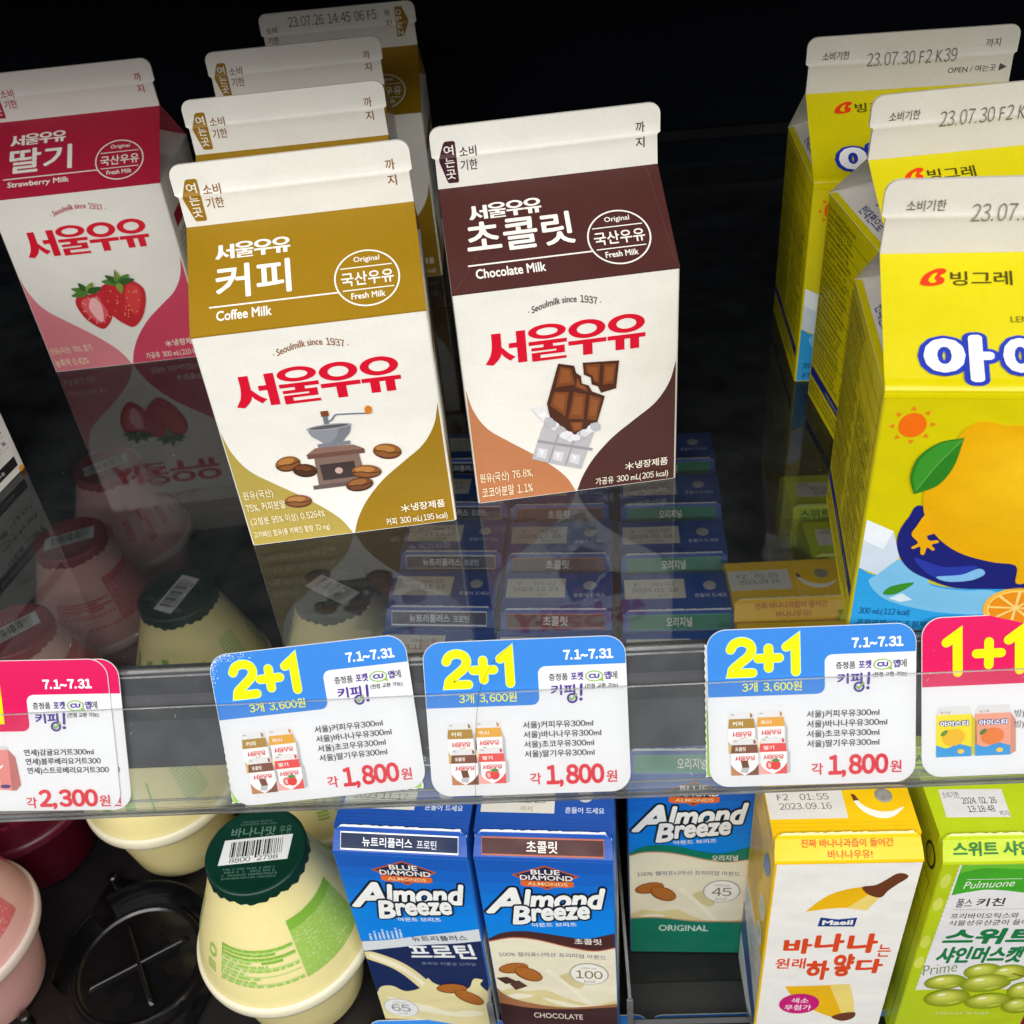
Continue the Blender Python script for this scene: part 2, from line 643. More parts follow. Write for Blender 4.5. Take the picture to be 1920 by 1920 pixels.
def logo_name(a, x0, y0, x1, y1, c, l):
    """the big four-syllable wordmark, drawn stroke by stroke in a 100 x 42 box"""
    kx, ky = (x1 - x0) / 100.0, (y1 - y0) / 42.0

    def P(pts):
        return [(x0 + x * kx, y0 + y * ky) for x, y in pts]

    def E(cx, cy, rx, ry, ix, iy):
        a.ring(x0 + cx * kx, y0 + cy * ky, rx * kx, ry * ky, ix * kx, iy * ky, c, l)

    def B(x, y, X, Y, ll=0.0):
        a.poly(P([(x, y), (X, y), (X, Y), (x, Y)]), c, l + ll)
    # seo
    a.poly(P(spline([(5.2, 37), (5, 24), (3.6, 13), (0, 3.2)], 6) + spline([(4.6, 1.2), (8.8, 8), (10.6, 16), (11, 37)], 6)), c, l)
    a.poly(P(spline([(9.2, 17.5), (12, 10), (15.6, 4.6)], 5) + spline([(19, 8.6), (15, 13.5), (11.0, 21)], 5)), c, l + 0.2)
    B(20.3, 1.2, 26, 37.2)
    B(15.4, 19.0, 20.4, 24.6, 0.2)
    # ul
    E(39.3, 32.8, 11.6, 8.2, 6.6, 4.2)
    B(27.6, 18.6, 51.2, 23.0)
    B(36.6, 14.6, 42.4, 18.8, 0.2)
    B(29.0, 12.0, 49.6, 15.6, 0.4)
    B(44.4, 9.4, 49.6, 12.2, 0.6)
    B(29.0, 7.0, 49.6, 10.0, 0.8)
    B(29.0, 3.0, 34.2, 7.2, 1.0)
    B(29.0, 0.2, 50.4, 3.4, 1.2)
    # u
    E(63.8, 30.2, 11.4, 10.4, 6.2, 5.8)
    B(52.0, 13.4, 75.6, 18.2)
    B(60.9, 0.6, 66.8, 13.8, 0.2)
    # yu
    E(88.2, 30.6, 11.4, 10.4, 6.2, 5.8)
    B(76.4, 13.4, 100, 18.2)
    B(81.2, 1.2, 86.8, 13.8, 0.2)
    B(90.4, 1.2, 96.0, 13.8, 0.2)


def bean(a, cx, cy, rx, ry, rot, l, dark='#5A3018', mid='#8A5426', lite='#B07A3E'):
    a.ell(cx, cy, rx, ry, dark, l, rot)
    a.ell(cx, cy + ry * 0.12, rx * 0.95, ry * 0.85, mid, l + 0.5, rot)
    a.ell(cx - rx * 0.1, cy + ry * 0.38, rx * 0.66, ry * 0.42, lite, l + 1, rot)
    ca, sa = math.cos(R(rot)), math.sin(R(rot))

    def q(x, y):
        return (cx + x * ca - y * sa, cy + x * sa + y * ca)
    a.stroke([q(*p) for p in spline([(-rx * 0.95, -ry * 0.1), (-rx * 0.3, ry * 0.02), (rx * 0.2, -ry * 0.16), (rx * 0.92, 0)], 5)], 0.35, '#3A1B0C', l + 1.5)


def pic_coffee(a):
    # crank and hopper
    a.stroke([(33.8, 48.6), (33.7, 44.6)], 1.5, '#6E7684', 6)
    a.rect(32.6, 47.6, 35.0, 49.6, '#7A4526', 7)
    a.stroke(spline([(34.5, 45.8), (35.4, 46.0), (36.8, 47.6), (38.4, 47.8), (47.0, 47.0)], 4), 0.5, '#707888', 8)
    a.poly(spline([(46.7, 46.8), (46.4, 48.8), (47.4, 49.8), (48.5, 48.9), (48.2, 47.0)], 5, True), '#D27C22', 9)
    a.poly(spline([(27.3, 43.6), (28.1, 41.0), (30.0, 39.2), (31.4, 37.6)], 5) + spline([(37.4, 37.4), (38.8, 39.0), (40.4, 40.8), (41.2, 43.6)], 5), '#8C8F96', 5)
    a.poly(spline([(33.6, 37.6), (35.4, 39.2), (36.8, 41.6), (37.0, 43.0)], 5) + [(41.0, 43.2), (40.2, 40.8), (38.6, 39.0), (37.2, 37.6)], '#787B83', 5.6)
    a.ell(34.2, 43.7, 7.2, 1.05, '#A4A6AB', 6.4, 0)
    a.ell(34.2, 43.7, 6.2, 0.65, '#5C5A5C', 7.0, 0)
    a.rect(29.4, 36.2, 39.8, 37.7, '#7E8189', 5.2)
    # wooden box
    a.poly([(25.2, 34.2), (28.4, 36.3), (40.6, 36.0), (43.8, 34.0), (43.7, 32.3), (25.4, 32.5)], '#6A4A40', 5.4)
    a.poly([(25.2, 34.2), (28.4, 36.3), (40.6, 36.0), (43.8, 34.0)], '#87675B', 6.2)
    a.poly([(27.4, 32.5), (41.8, 32.3), (42.4, 21.8), (26.8, 21.6)], '#7E665C', 5.6)
    a.rect(28.6, 23.6, 39.8, 29.8, '#3C302E', 6.4)
    a.ell(34.3, 26.8, 1.25, 1.25, '#C7A79A', 7)
    a.rect(24.9, 20.4, 43.0, 22.0, '#63524E', 6.6)
    # beans
    bean(a, 18.7, 31.6, 4.1, 2.9, 10, 5)
    bean(a, 23.6, 28.4, 3.9, 2.6, -12, 8, '#2E160C', '#4C2814', '#6E3E1E')
    bean(a, 50.9, 31.8, 4.6, 3.0, -14, 5)
    bean(a, 43.0, 25.0, 4.9, 2.7, -8, 8)
    bean(a, 40.0, 20.4, 4.5, 2.7, 4, 11, '#3C1C0E', '#6E3E1C', '#96602E')
    bean(a, 19.0, 16.6, 4.4, 2.6, -4, 8)


def pic_choc(a):
    rnd = random.Random(3)
    # foil, bottom half of the bar
    foil = [(26.2, 33.0), (23.8, 27.0), (20.0, 16.4), (28.0, 12.8), (36.6, 9.6), (41.8, 24.6)]
    a.poly(foil, '#B9B7BC', 5)
    a.poly([(22.6, 23.8), (41.0, 17.6), (40.6, 16.6), (22.2, 22.8)], '#96949C', 5.6)
    for (x0, y0), (x1, y1) in (((30.6, 28), (25.6, 14.0)), ((36.2, 26), (31.2, 11.8))):
        a.stroke([(x0, y0), (x1, y1)], 0.55, '#9A98A0', 6.0, False)
    for cx, cy in ((24.2, 18.6), (29.6, 16.6), (35.2, 14.6)):
        a.poly([(cx - 1.9, cy + 2.0), (cx + 1.5, cy + 0.9), (cx + 0.5, cy - 2.9), (cx - 2.6, cy - 1.4)], '#D3D2D6', 6.2)
        a.poly([(cx - 1.4, cy + 1.2), (cx + 0.2, cy + 0.6), (cx - 0.9, cy - 1.6)], '#E7E7EA', 6.6)
    # chocolate
    bar = [(30.9, 51.8), (36.0, 50.3), (36.5, 47.6), (38.0, 46.2), (38.2, 43.4), (40.4, 42.4), (41.4, 40.0), (45.6, 37.6), (42.0, 25.0), (34.0, 24.0), (27.4, 30.0), (26.4, 37.4)]
    a.poly(bar, '#4A2412', 7)
    for q in ([(31.4, 50.6), (35.0, 49.4), (36.0, 43.4), (29.6, 43.2)], [(36.8, 46.2), (37.4, 43.0), (39.4, 42.0), (40.2, 40.0), (36.0, 42.4)],
              [(29.0, 41.6), (33.8, 40.8), (32.2, 31.8), (27.4, 36.6)], [(35.4, 40.6), (39.4, 39.2), (38.2, 29.8), (33.2, 30.6)],
              [(40.6, 38.8), (44.4, 37.0), (42.4, 28.6), (39.4, 29.6)], [(33.6, 29.2), (38.0, 28.6), (37.4, 25.6), (34.6, 25.2)]):
        a.poly(q, '#7A421E', 7.7)
        cx, cy = sum(p[0] for p in q) / len(q), sum(p[1] for p in q) / len(q)
        a.poly([(cx + (x - cx) * 0.66, cy + (y - cy) * 0.7 + 0.25) for x, y in q], '#8E5228', 8.3)
    # broken piece
    pc = [(38.8, 51.0), (50.6, 50.2), (49.4, 40.0), (44.4, 39.0), (43.4, 41.6), (41.4, 42.6), (41.2, 45.2), (39.0, 46.6)]
    a.poly(pc, '#4A2412', 7)
    for q in ([(39.6, 50.2), (44.4, 49.8), (43.8, 42.8), (42.2, 43.6), (41.8, 45.8), (39.8, 47.2)], [(45.6, 49.6), (49.6, 49.2), (48.6, 42.0), (45.0, 42.0)]):
        a.poly(q, '#7A421E', 7.7)
        cx, cy = sum(p[0] for p in q) / len(q), sum(p[1] for p in q) / len(q)
        a.poly([(cx + (x - cx) * 0.66, cy + (y - cy) * 0.7) for x, y in q], '#8E5228', 8.3)
    # crumpled foil edge
    path = [(22.8, 36.4), (25.2, 33.0), (27.6, 29.4), (31.0, 25.6), (34.4, 23.0), (38.0, 24.2), (42.2, 26.4)]
    for (x, y) in spline(path, 4):
        r1 = rnd.uniform(1.3, 2.1)
        pts = [(x + r1 * rnd.uniform(0.7, 1.25) * math.cos(k * 1.05 + 0.3), y + r1 * rnd.uniform(0.6, 1.1) * math.sin(k * 1.05 + 0.3)) for k in range(6)]
        a.poly(pts, rnd.choice(('#EDEDEF', '#D5D4D9', '#B8B6BD', '#E3E2E6')), 9 + rnd.random() * 3)


def strawberry(a, cx, cy, s, cut, l):
    def q(pts, k=1.0):
        return [(cx + x * s * k, cy + y * s * k) for x, y in pts]
    out = [(0, 5.2), (4.0, 5.6), (6.4, 3.2), (6.2, -0.4), (4.0, -5.2), (1.0, -8.2), (-1.2, -8.0), (-4.6, -4.4), (-6.4, 0.4), (-6.0, 4.0), (-3.2, 5.6)]
    a.poly(spline(q(out), 5, True), '#C2232C', l)
    if cut:
        a.poly(spline(q(out, 0.72), 5, True), '#DC5A60', l + 0.6)
        a.poly(spline(q([(0, 4), (2.2, 1), (1.2, -5), (-0.6, -5), (-2.4, 0)]), 5, True), '#F0B4B4', l + 1.2)
        for k in range(11):
            t = k / 10 * 2 * math.pi
            a.stroke([(cx + 3.6 * s * math.cos(t), cy + (4 * math.sin(t) - 0.8) * s), (cx + 5.0 * s * math.cos(t), cy + (5.6 * math.sin(t) - 0.9) * s)], 0.25, '#F0B4B4', l + 1.4)
    else:
        a.poly(spline(q([(2.5, 4.6), (5.2, 3.4), (5.0, 0), (2.0, -5.0), (0.4, 0)]), 5, True), '#D23A38', l + 0.5)
        rnd = random.Random(4)
        for k in range(34):
            x, y = rnd.uniform(-5, 5), rnd.uniform(-6, 4)
            if abs(x) < 5.2 * (1 - max(0, -y) / 9.5):
                a.ell(cx + x * s, cy + y * s, 0.22, 0.32, '#E9B98A', l + 1.2, 10, 8)


def leaf(a, x0, y0, x1, y1, w, c, l):
    dx, dy = x1 - x0, y1 - y0
    n = math.hypot(dx, dy)
    px, py = -dy / n * w, dx / n * w
    a.poly(spline([(x0, y0), (x0 + dx * 0.35 + px, y0 + dy * 0.35 + py), (x1, y1), (x0 + dx * 0.35 - px, y0 + dy * 0.35 - py)], 5, True), c, l)


def pic_straw(a):
    strawberry(a, 27.6, 29.0, 1.2, True, 5)
    strawberry(a, 40.4, 31.0, 1.5, False, 8)
    for x0, y0, c, l, ang in ((26.4, 36.4, '#4E7A2E', 11, (150, 110, 60, 190, 20)), (40.6, 39.4, '#4E7F32', 14, (165, 130, 85, 40, 10, 270))):
        for i, t in enumerate(ang):
            leaf(a, x0, y0, x0 + 7.2 * math.cos(R(t)), y0 + 5.0 * math.sin(R(t)), 1.5, (c, '#2F5A26', '#7E9A3A')[i % 3], l + i * 0.5)
    a.stroke(spline([(40.6, 39.6), (40.2, 42.4), (40.9, 45.0)], 4), 0.5, '#4A6E2C', 17)


FLAV = {
    'coffee': dict(main='#98740C', lite='#AE9A48', tab='#98700F', txt='#8A5B23', name='커피', nbox=(8.2, 11.6, 30.8, 23.2), en='Coffee Milk', ex=24.4,
                   left=(('원유(국산)', 1.8, 19.4, 11.6, 23.2), ('75%, 커피분말', 1.6, 14.6, 14.6, 18.2), ('(고형분 95% 이상) 0.5264%', 1.8, 8.6, 26.6, 12.4), ('고카페인 함유(총 카페인 함량 72 mg)', 1.6, 3.4, 27.2, 6.6)),
                   kcal='커피 300 mL(195 kcal)', kx=46.2, pic=pic_coffee),
    'choc': dict(main='#4B2623', lite='#BB794F', tab='#43202A', txt='#4A2C33', name='초콜릿', nbox=(6.6, 13.0, 40.0, 24.7), en='Chocolate Milk', ex=29.5,
                 left=(('원유(국산) 76.8%,', 1.6, 8.8, 19.8, 13.2), ('코코아분말 1.1%', 1.8, 2.9, 19.4, 7.2)), kcal='가공유 300 mL(205 kcal)', kx=41.4, pic=pic_choc),
    'straw': dict(main='#B01E3C', lite='#D8808A', tab='#AE1838', txt='#B82644', name='딸기', nbox=(8.4, 11.6, 34.0, 23.6), en='Strawberry Milk', ex=33.0,
                  left=(('원유(국산) 76%, 딸기', 1.6, 8.8, 19.8, 12.6), ('농축액 0.42%', 1.8, 3.0, 16.4, 6.8)), kcal='가공유 300 mL(210 kcal)', kx=42.0, pic=pic_straw, main2='#C8405C'),
}


def milk_carton(key, label, fin='front'):
    F = FLAV[key]
    root = empty('milk_carton')
    tag(root, label, 'milk carton')
    wht = '#F1EEE6'
    # ---- body
    mb = MB()
    carton_body(mb, None, PAPER)
    a = Art(mb, Fr((-W / 2 * MM, 0, 0), (1, 0, 0), (0, 0, 1)))
    m2 = F.get('main2', F['main'])
    a.poly([(0.6, 48.5)] + spline([(0.6, 46.0), (2.2, 38.0), (6.0, 30.6), (12.6, 24.6), (20.4, 18.2), (27.4, 11.6), (31.6, 6.4), (34.4, 0.5)], 6) + [(0.6, 0.5)], F['lite'], 0)
    a.poly([(69.2, 50.0)] + spline([(69.2, 47.4), (67.0, 39.4), (62.4, 32.4), (55.6, 27.0), (47.8, 20.8), (41.4, 13.6), (37.2, 6.6), (34.9, 0.5)], 6) + [(69.2, 0.5)], m2, 0)
    logo_name(a, 7.8, 53.4, 59.2, 66.4, '#D30F2D', 2)
    a.line('· Seoulmilk since 1937 ·', (22.6, 69.6), (45.4, 70.0), 2.5, F['txt'], 2, 0.012, arc=2.6)
    F['pic'](a)
    for t, x0, y0, x1, y1 in F['left']:
        a.text(t, x0, y0, x1, y1, '#F3E7C6', 14, 0.006)
    a.text('냉장제품', 55.4, 7.2, 66.8, 10.4, '#F4EDDA', 14, 0.012)
    for k in range(3):
        t = R(k * 60 + 90)
        a.stroke([(53.4 - 1.5 * math.cos(t), 8.6 - 1.5 * math.sin(t)), (53.4 + 1.5 * math.cos(t), 8.6 + 1.5 * math.sin(t))], 0.32, '#F4EDDA', 14 + k * 0.3)
    a.text(F['kcal'], F['kx'], 1.7, 67.0, 5.3, '#F4EDDA', 14, 0.006)
    for fr in side_frames():
        s = Art(mb, fr)
        s.poly([(1.0, 40)] + spline([(1.0, 40), (10, 26), (22, 12), (31, 0.5)], 5) + [(1.0, 0.5)], F['lite'], 0)
        s.poly([(62, 40)] + spline([(62, 40), (53, 26), (40, 12), (31.4, 0.5)], 5) + [(62, 0.5)], m2, 0)
        s.rect(6, 58, 57, 64, F['main'], 0)
        s.fine(6, 30, 57, 56, 2.2, '#5A5048', 1, rnd=random.Random(5))
    mb.build('body', root)
    # ---- roof
    mb = MB()
    carton_roof(mb, F['main'], F['main'], PAPER, F['main'])
    a = Art(mb, Fr((-W / 2 * MM, 0, H * MM), (1, 0, 0), (0, INS, RZ)))
    m1, m2 = int(F['main'][1:], 16), 0xE9E6DE
    fold = '#%06X' % sum((int(((m1 >> q) & 255) * 0.84 + ((m2 >> q) & 255) * 0.16) << q) for q in (0, 8, 16))
    a.stroke([(0.9, 0.8), (5.6, 7.0), (12.4, 17.6)], 0.13, fold, 0)
    a.stroke([(66.2, 36.8), (67.4, 22), (69.0, 2)], 0.13, fold, 0)
    logo_name(a, 8.4, 25.2, 31.2, 31.0, wht, 1)
    a.text(F['name'], *F['nbox'], wht, 1, 0.020)
    a.rect(6.0, 9.0, 44.4, 9.5, wht, 1)
    a.text(F['en'], 8.0, 4.4, F['ex'], 7.8, wht, 1, 0.022)
    a.ring(53.4, 13.2, 9.9, 9.7, 9.4, 9.2, wht, 1)
    a.rect(45.6, 16.9, 61.2, 17.25, wht, 1)
    a.rect(45.8, 9.3, 61.2, 9.65, wht, 1)
    a.text('Original', 49.8, 18.4, 57.6, 20.7, wht, 1, 0.012)
    a.text('국산우유', 45.6, 10.9, 61.4, 15.6, wht, 1, 0.016)
    a.text('Fresh Milk', 48.2, 6.3, 58.4, 8.4, wht, 1, 0.018)
    mb.build('gable_roof', root)
    # ---- fin
    mb = MB()
    fr = carton_fin(mb)
    fr.o = fr.o + Vector((-W / 2 * MM, 0, 0))
    a = Art(mb, fr)
    if fin == 'front':
        a.bands([(3.9, 14.4), (6.3, 14.4), (6.9, 14.0), (6.9, 2.0), (6.5, 1.5), (3.7, 1.6), (3.3, 2.2), (1.5, 8.4), (1.5, 9.4), (3.3, 13.9)], FK, F['tab'], 1)
        for k, ch in enumerate('여는곳'):
            a.text(ch, 3.2, 10.2 - k * 3.7, 6.2, 13.2 - k * 3.7, wht, 3, 0.010)
        a.text('소비', 7.9, 9.2, 13.2, 12.4, F['txt'], 1, 0.012)
        a.text('기한', 7.9, 5.0, 13.2, 8.3, F['txt'], 1, 0.012)
        a.text('까', 62.9, 10.4, 65.8, 13.6, F['txt'], 1, 0.012)
        a.text('지', 62.9, 5.7, 65.7, 9.0, F['txt'], 1, 0.012)
    else:
        a.bands([(61.6, 16.8), (64.8, 16.8), (67.2, 11.0), (67.2, 10.0), (64.4, 4.4), (61.2, 4.1)], FK, F['tab'], 1)
        for k, ch in enumerate('OPEN'):
            a.text(ch, 61.9, 13.4 - k * 2.9, 64.3, 15.6 - k * 2.9, wht, 3, 0.010)
        a.text('소비', 1.8, 10.2, 6.9, 13.2, F['txt'], 1, 0.012)
        a.text('기한', 1.8, 5.9, 6.9, 9.0, F['txt'], 1, 0.012)
        a.text('까', 56.6, 13.0, 59.2, 15.8, F['txt'], 1, 0.012)
        a.text('지', 56.8, 8.6, 59.4, 11.6, F['txt'], 1, 0.012)
        a.text('23.07.26 14:45 06 F5', 12.6, 12.4, 53.0, 16.6, '#4A4A48', 1, 0.0)
    mb.build('top_seam', root)
    return root


cof = milk_carton('coffee', 'gold and white coffee milk carton, frontmost of its row, standing on the glass shelf')
place(cof, -0.0655, 0.0592, 0, 6.6)
for x, y, d, lb in ((-0.0818, 0.1282, 5.2, 'gold and white coffee milk carton, second of its row, right behind the frontmost coffee carton'),
                    (-0.0914, 0.1970, 4.6, 'gold and white coffee milk carton, third of its row, fin showing above the second')):
    c = copy_tree(cof)
    place(c, x, y, 0, d)
    c['label'] = lb
c4 = milk_carton('coffee', 'gold and white coffee milk carton at the back, date printed on its fin', 'back')
place(c4, -0.0842, 0.2616, 0, 3.0)
for o in list(COL.objects):
    if o.name.startswith('milk_carton'):
        o['group'] = 'coffee milk cartons in a row'
place(milk_carton('choc', 'dark brown and white chocolate milk carton standing alone on the glass shelf'), 0.0110, 0.0761, 0, 7.0)
place(milk_carton('straw', 'crimson and white strawberry milk carton in the dim back of the glass shelf'), -0.1850, 0.1915, 0, 5.6)

# ---- lemon iced tea cartons
def lemon_carton(label):
    root = empty('iced_tea_carton')
    tag(root, label, 'drink carton', 'lemon iced tea cartons in a row')
    Y, BL = '#CEC100', '#2238A8'
    mb = MB()
    carton_body(mb, None, Y)
    g = dict(rough=0.3)
    a = Art(mb, Fr((-W / 2 * MM, 0, 0), (1, 0, 0), (0, 0, 1)), rough=0.33)
    # sun
    a.ell(7.8, 69.8, 3.3, 3.6, '#E86A10', 1)
    for k in range(8):
        t = R(k * 45 + 4)
        c, s_ = math.cos(t), math.sin(t)
        a.poly([(7.8 + 5.6 * c, 69.8 + 5.6 * s_), (7.8 + 4.3 * c - 0.75 * s_, 69.8 + 4.3 * s_ + 0.75 * c), (7.8 + 4.3 * c + 0.75 * s_, 69.8 + 4.3 * s_ - 0.75 * c)], '#E07A1C', 1)
    # water and float
    a.poly([(0.7, 0.6), (69.3, 0.6), (69.3, 26), (60, 24.6)] + spline([(60, 24.6), (52, 19.5), (46, 18.1), (36.1, 17.4), (28, 16.8), (19.5, 18.6), (11, 24.0), (5.4, 20.8), (0.7, 23.3)], 5), '#2E9CDC', 0)
    a.poly(spline([(10.8, 26.5), (18.4, 21.6), (20.6, 17.6), (28.9, 16.2), (36, 16.6), (40.6, 14.0), (40.4, 10.6), (37, 8.2), (30, 7.4), (20, 8.4), (9, 12.0), (4, 18), (5.4, 20.8)], 5, True), '#79BCE4', 1)
    a.poly([(0.7, 40.0), (8.0, 36.4), (10.8, 27.2), (5.8, 21.0), (0.7, 23.2)], '#CBD8E6', 2)
    a.poly([(0.7, 40.0), (8.0, 36.4), (6.2, 30.0), (0.7, 33.0)], '#E4EBF1', 3)
    a.poly(spline([(14.6, 44.8), (11.0, 41.0), (9.2, 34.6), (10.4, 28.6), (13.6, 23.6), (18.6, 20.3), (26.4, 17.2), (36.0, 17.2), (46.0, 17.8), (56, 20), (61, 27), (58, 36), (48, 33), (30, 30)], 6, True), '#1E2270', 3)
    a.poly(spline([(14.5, 27.6), (22.4, 24.6), (31, 25.2), (28, 20.4), (20, 21.2)], 5, True), '#2A3AA0', 4)
    a.poly(spline([(21.2, 21.0), (27.4, 22.0), (31.6, 24.4), (33.4, 22.6), (30.4, 20.2), (24.6, 19.4)], 5, True), '#7DB8E4', 5)
    # the lemon
    LEM = [(20.2, 69.0), (24.0, 71.3), (30.0, 70.2), (40, 70.0), (50, 67.6), (57.6, 60.4), (60.4, 49.6), (58.4, 38.4), (52.4, 29.6), (47.6, 26.0), (45, 20.6), (41.8, 19.8), (40.6, 25.8), (34.4, 26.9), (26.4, 29.4), (20.2, 33.9), (15.6, 40.4), (13.6, 48.6), (14.6, 56.4), (17.6, 62.8)]
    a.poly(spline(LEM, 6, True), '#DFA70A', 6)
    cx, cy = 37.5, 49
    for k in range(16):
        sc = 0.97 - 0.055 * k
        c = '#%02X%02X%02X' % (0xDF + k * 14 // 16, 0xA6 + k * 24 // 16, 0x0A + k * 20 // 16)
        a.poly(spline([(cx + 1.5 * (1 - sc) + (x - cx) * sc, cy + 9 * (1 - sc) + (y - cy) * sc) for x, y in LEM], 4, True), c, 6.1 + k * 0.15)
    # small arm
    a.poly(spline([(15.4, 42.6), (13.4, 38.4), (12.6, 35.6), (14.6, 33.0), (13.2, 31.4), (13.8, 30.8), (15.4, 31.6), (15.8, 29.2), (16.8, 29.0), (17.2, 31.4), (18.6, 30.4), (19.2, 30.9), (18.2, 32.4), (19.8, 33.2), (19.3, 34.0), (17.4, 33.8), (16.6, 35.4), (18.4, 37.0)], 4, True), '#E3A60C', 9)
    a.poly(spline([(20.4, 66.6), (14.8, 65.0), (10.6, 60.6), (9.5, 54.6), (11.2, 49.0)], 6) + spline([(11.2, 49.0), (16.4, 51.8), (19.4, 57.8), (20.4, 66.6)], 6), '#2C7A20', 9)
    a.poly(spline([(20.2, 66.2), (14.8, 64.4), (11.2, 60.0), (10.2, 54.6), (11.4, 49.8)], 6) + spline([(11.6, 50.2), (15.0, 57.6), (20.0, 65.8)], 6), '#3A8E2A', 9.5)
    a.stroke(spline([(11.6, 50.4), (15.4, 58.4), (20.0, 65.8)], 5), 0.3, '#5DA24A', 10)
    # orange slice
    a.ell(43.6, 10.6, 8.4, 7.4, '#F0B63A', 3)
    a.ell(43.6, 10.6, 7.3, 6.3, '#F2D27A', 3.5)
    for k in range(8):
        t0, t1 = R(k * 45 + 4), R(k * 45 + 41)
        a.poly([(43.6 + 0.8 * math.cos((t0 + t1) / 2), 10.6 + 0.8 * math.sin((t0 + t1) / 2))] + [(43.6 + 6.9 * math.cos(t0 + (t1 - t0) * q / 5), 10.6 + 5.9 * math.sin(t0 + (t1 - t0) * q / 5)) for q in range(6)], '#E88E1C', 4)
    leaf(a, 8.3, 14.0, 15.9, 18.5, 1.6, '#3A8A2A', 3)
    a.poly([(10.0, 12.4), (13.2, 14.6), (16.2, 12.2), (13.2, 11.2)], '#D6E4EE', 3)
    a.text('300 mL(112 kcal)', 2.6, 5.6, 16.3, 8.6, '#1E4E78', 3, 0.006)
    a.text('혼합제제(산도조절제)', 2.6, 1.4, 22.0, 4.2, '#1E4E78', 3, 0.006)
    for i, fr in enumerate(side_frames()):
        s = Art(mb, fr)
        dk = '#5A5312'
        for k in range(9):
            s.rect(2.2, 26.0 + k * 5.8, 60.6, 26.18 + k * 5.8, dk, 1)
        s.rect(2.2, 2.0, 2.4, 77, dk, 1)
        s.rect(60.4, 2.0, 60.6, 77, dk, 1)
        s.fine(2.9, 14.4, 32, 76.8, 2.1, '#3A350A', 1, 0.95, random.Random(21 + i))
        s.fine(33, 14.4, 60, 60, 2.1, '#3A350A', 1, 0.93, random.Random(31 + i))
        s.fine(2.9, 2.2, 60, 9.2, 2.1, '#3A350A', 1, 0.95, random.Random(41 + i))
        s.rect(2.2, 10.0, 60.6, 13.8, '#1E2270', 2)
        s.fine(20, 10.8, 58, 13.0, 1.8, '#C9C36A', 3, 0.9, random.Random(51 + i))
    mb.build('body', root)
    # roof, rolling softly over the shoulder fold
    mb = MB()
    carton_roof(mb, Y, Y, '#DAD6CE', '#DAD6CE')
    hw = W / 2
    prof = [(-0.16, H - 1.8), (-0.12, H - 0.9), (0.0, H - 0.1), (0.5, H + 0.75), (1.3, H + 1.35), (2.6, H + 2.0)]
    v = [((t * (hw - 0.05)) * MM, y * MM, z * MM) for y, z in prof for t in (-1, 1)]
    mb.mesh(v, [(2 * k, 2 * k + 1, 2 * k + 3, 2 * k + 2) for k in range(len(prof) - 1)], ink(Y, 0.33), True)
    a = Art(mb, Fr((-W / 2 * MM, 0, H * MM), (1, 0, 0), (0, INS, RZ), lambda x, y: 0.35 if y < 4 else 0.1), rough=0.33)
    # emblem beside the maker's name
    a.poly(spline([(9.4, 29.6), (10.6, 31.8), (13.4, 33.4), (15.4, 33.4), (15.6, 32.4), (14.2, 31.4), (15.2, 30.6), (14.6, 29.2), (12.2, 28.6), (10.0, 28.8)], 5, True), '#DE3A14', 1)
    a.poly(spline([(11.4, 30.2), (12.4, 31.8), (13.6, 32.2), (12.8, 30.8), (13.2, 29.8), (12.2, 29.4)], 5, True), Y, 1.6)
    a.text('빙그레', 16.6, 28.6, 31.0, 32.6, '#4A3E10', 1, 0.012)
    a.text('SWEET', 33.2, 21.2, 44.5, 23.0, '#6A5E14', 1, 0.0)
    a.text('LEMON ICE TEA', 29.9, 18.4, 48.0, 20.0, '#6A5E14', 1, 0.0)
    for ch, xa, xb, lo in (('아', 9.2, 25.4, 2), ('이', 27.4, 38.6, 3.2), ('스티', 40.4, 64.0, 4.4)):
        a.text(ch, xa, 2.2, xb, 14.8, '#F3F3F5', 9, 0.05, outline=[(0.125, BL, lo)])
    for sg in (-1, 1):
        # blurb printed on the folded-in gusset
        F, B, ap = Vector((sg * hw, 0, H)), Vector((sg * hw, D, H)), Vector((sg * (hw - 29.5), INS, H + RZ - 1.5))
        mid = (F + B) / 2
        up = (ap - mid).normalized()
        g2 = Art(mb, Fr(mid * MM, (0, -sg * -1.0, 0) if sg > 0 else (0, -1, 0), up))
        g2.text('반대편으로', -9, 3.0, 9, 6.4, '#33407E', 2, 0.012)
        g2.text('열지 마세요', -6, 8.0, 6, 10.6, '#33407E', 2, 0.012)
        g2.poly([(-31, 0.1), (31, 0.1), (28, 2.0), (-28, 2.0)], Y, 1)
    mb.build('gable_roof', root)
    mb = MB()
    fr = carton_fin(mb, '#CFCAC0')
    fr.o = fr.o + Vector((-W / 2 * MM, 0, 0))
    a = Art(mb, fr)
    a.text('소비기한', 4.8, 11.0, 14.0, 13.8, '#55524C', 4, 0.004)
    a.text('23.07.30 F2 K39', 20.2, 8.2, 50.6, 12.6, '#6A675F', 6, -0.008)
    a.text('까지', 59.8, 12.0, 64.6, 14.8, '#55524C', 1, 0.006)
    a.text('OPEN / 여는곳', 48.4, 4.0, 64.6, 6.3, '#4A4843', 1, 0.006)
    a.poly([(65.6, 3.9), (65.6, 6.5), (68.2, 5.2)], '#4A4843', 1)
    mb.build('top_seam', root)
    return root


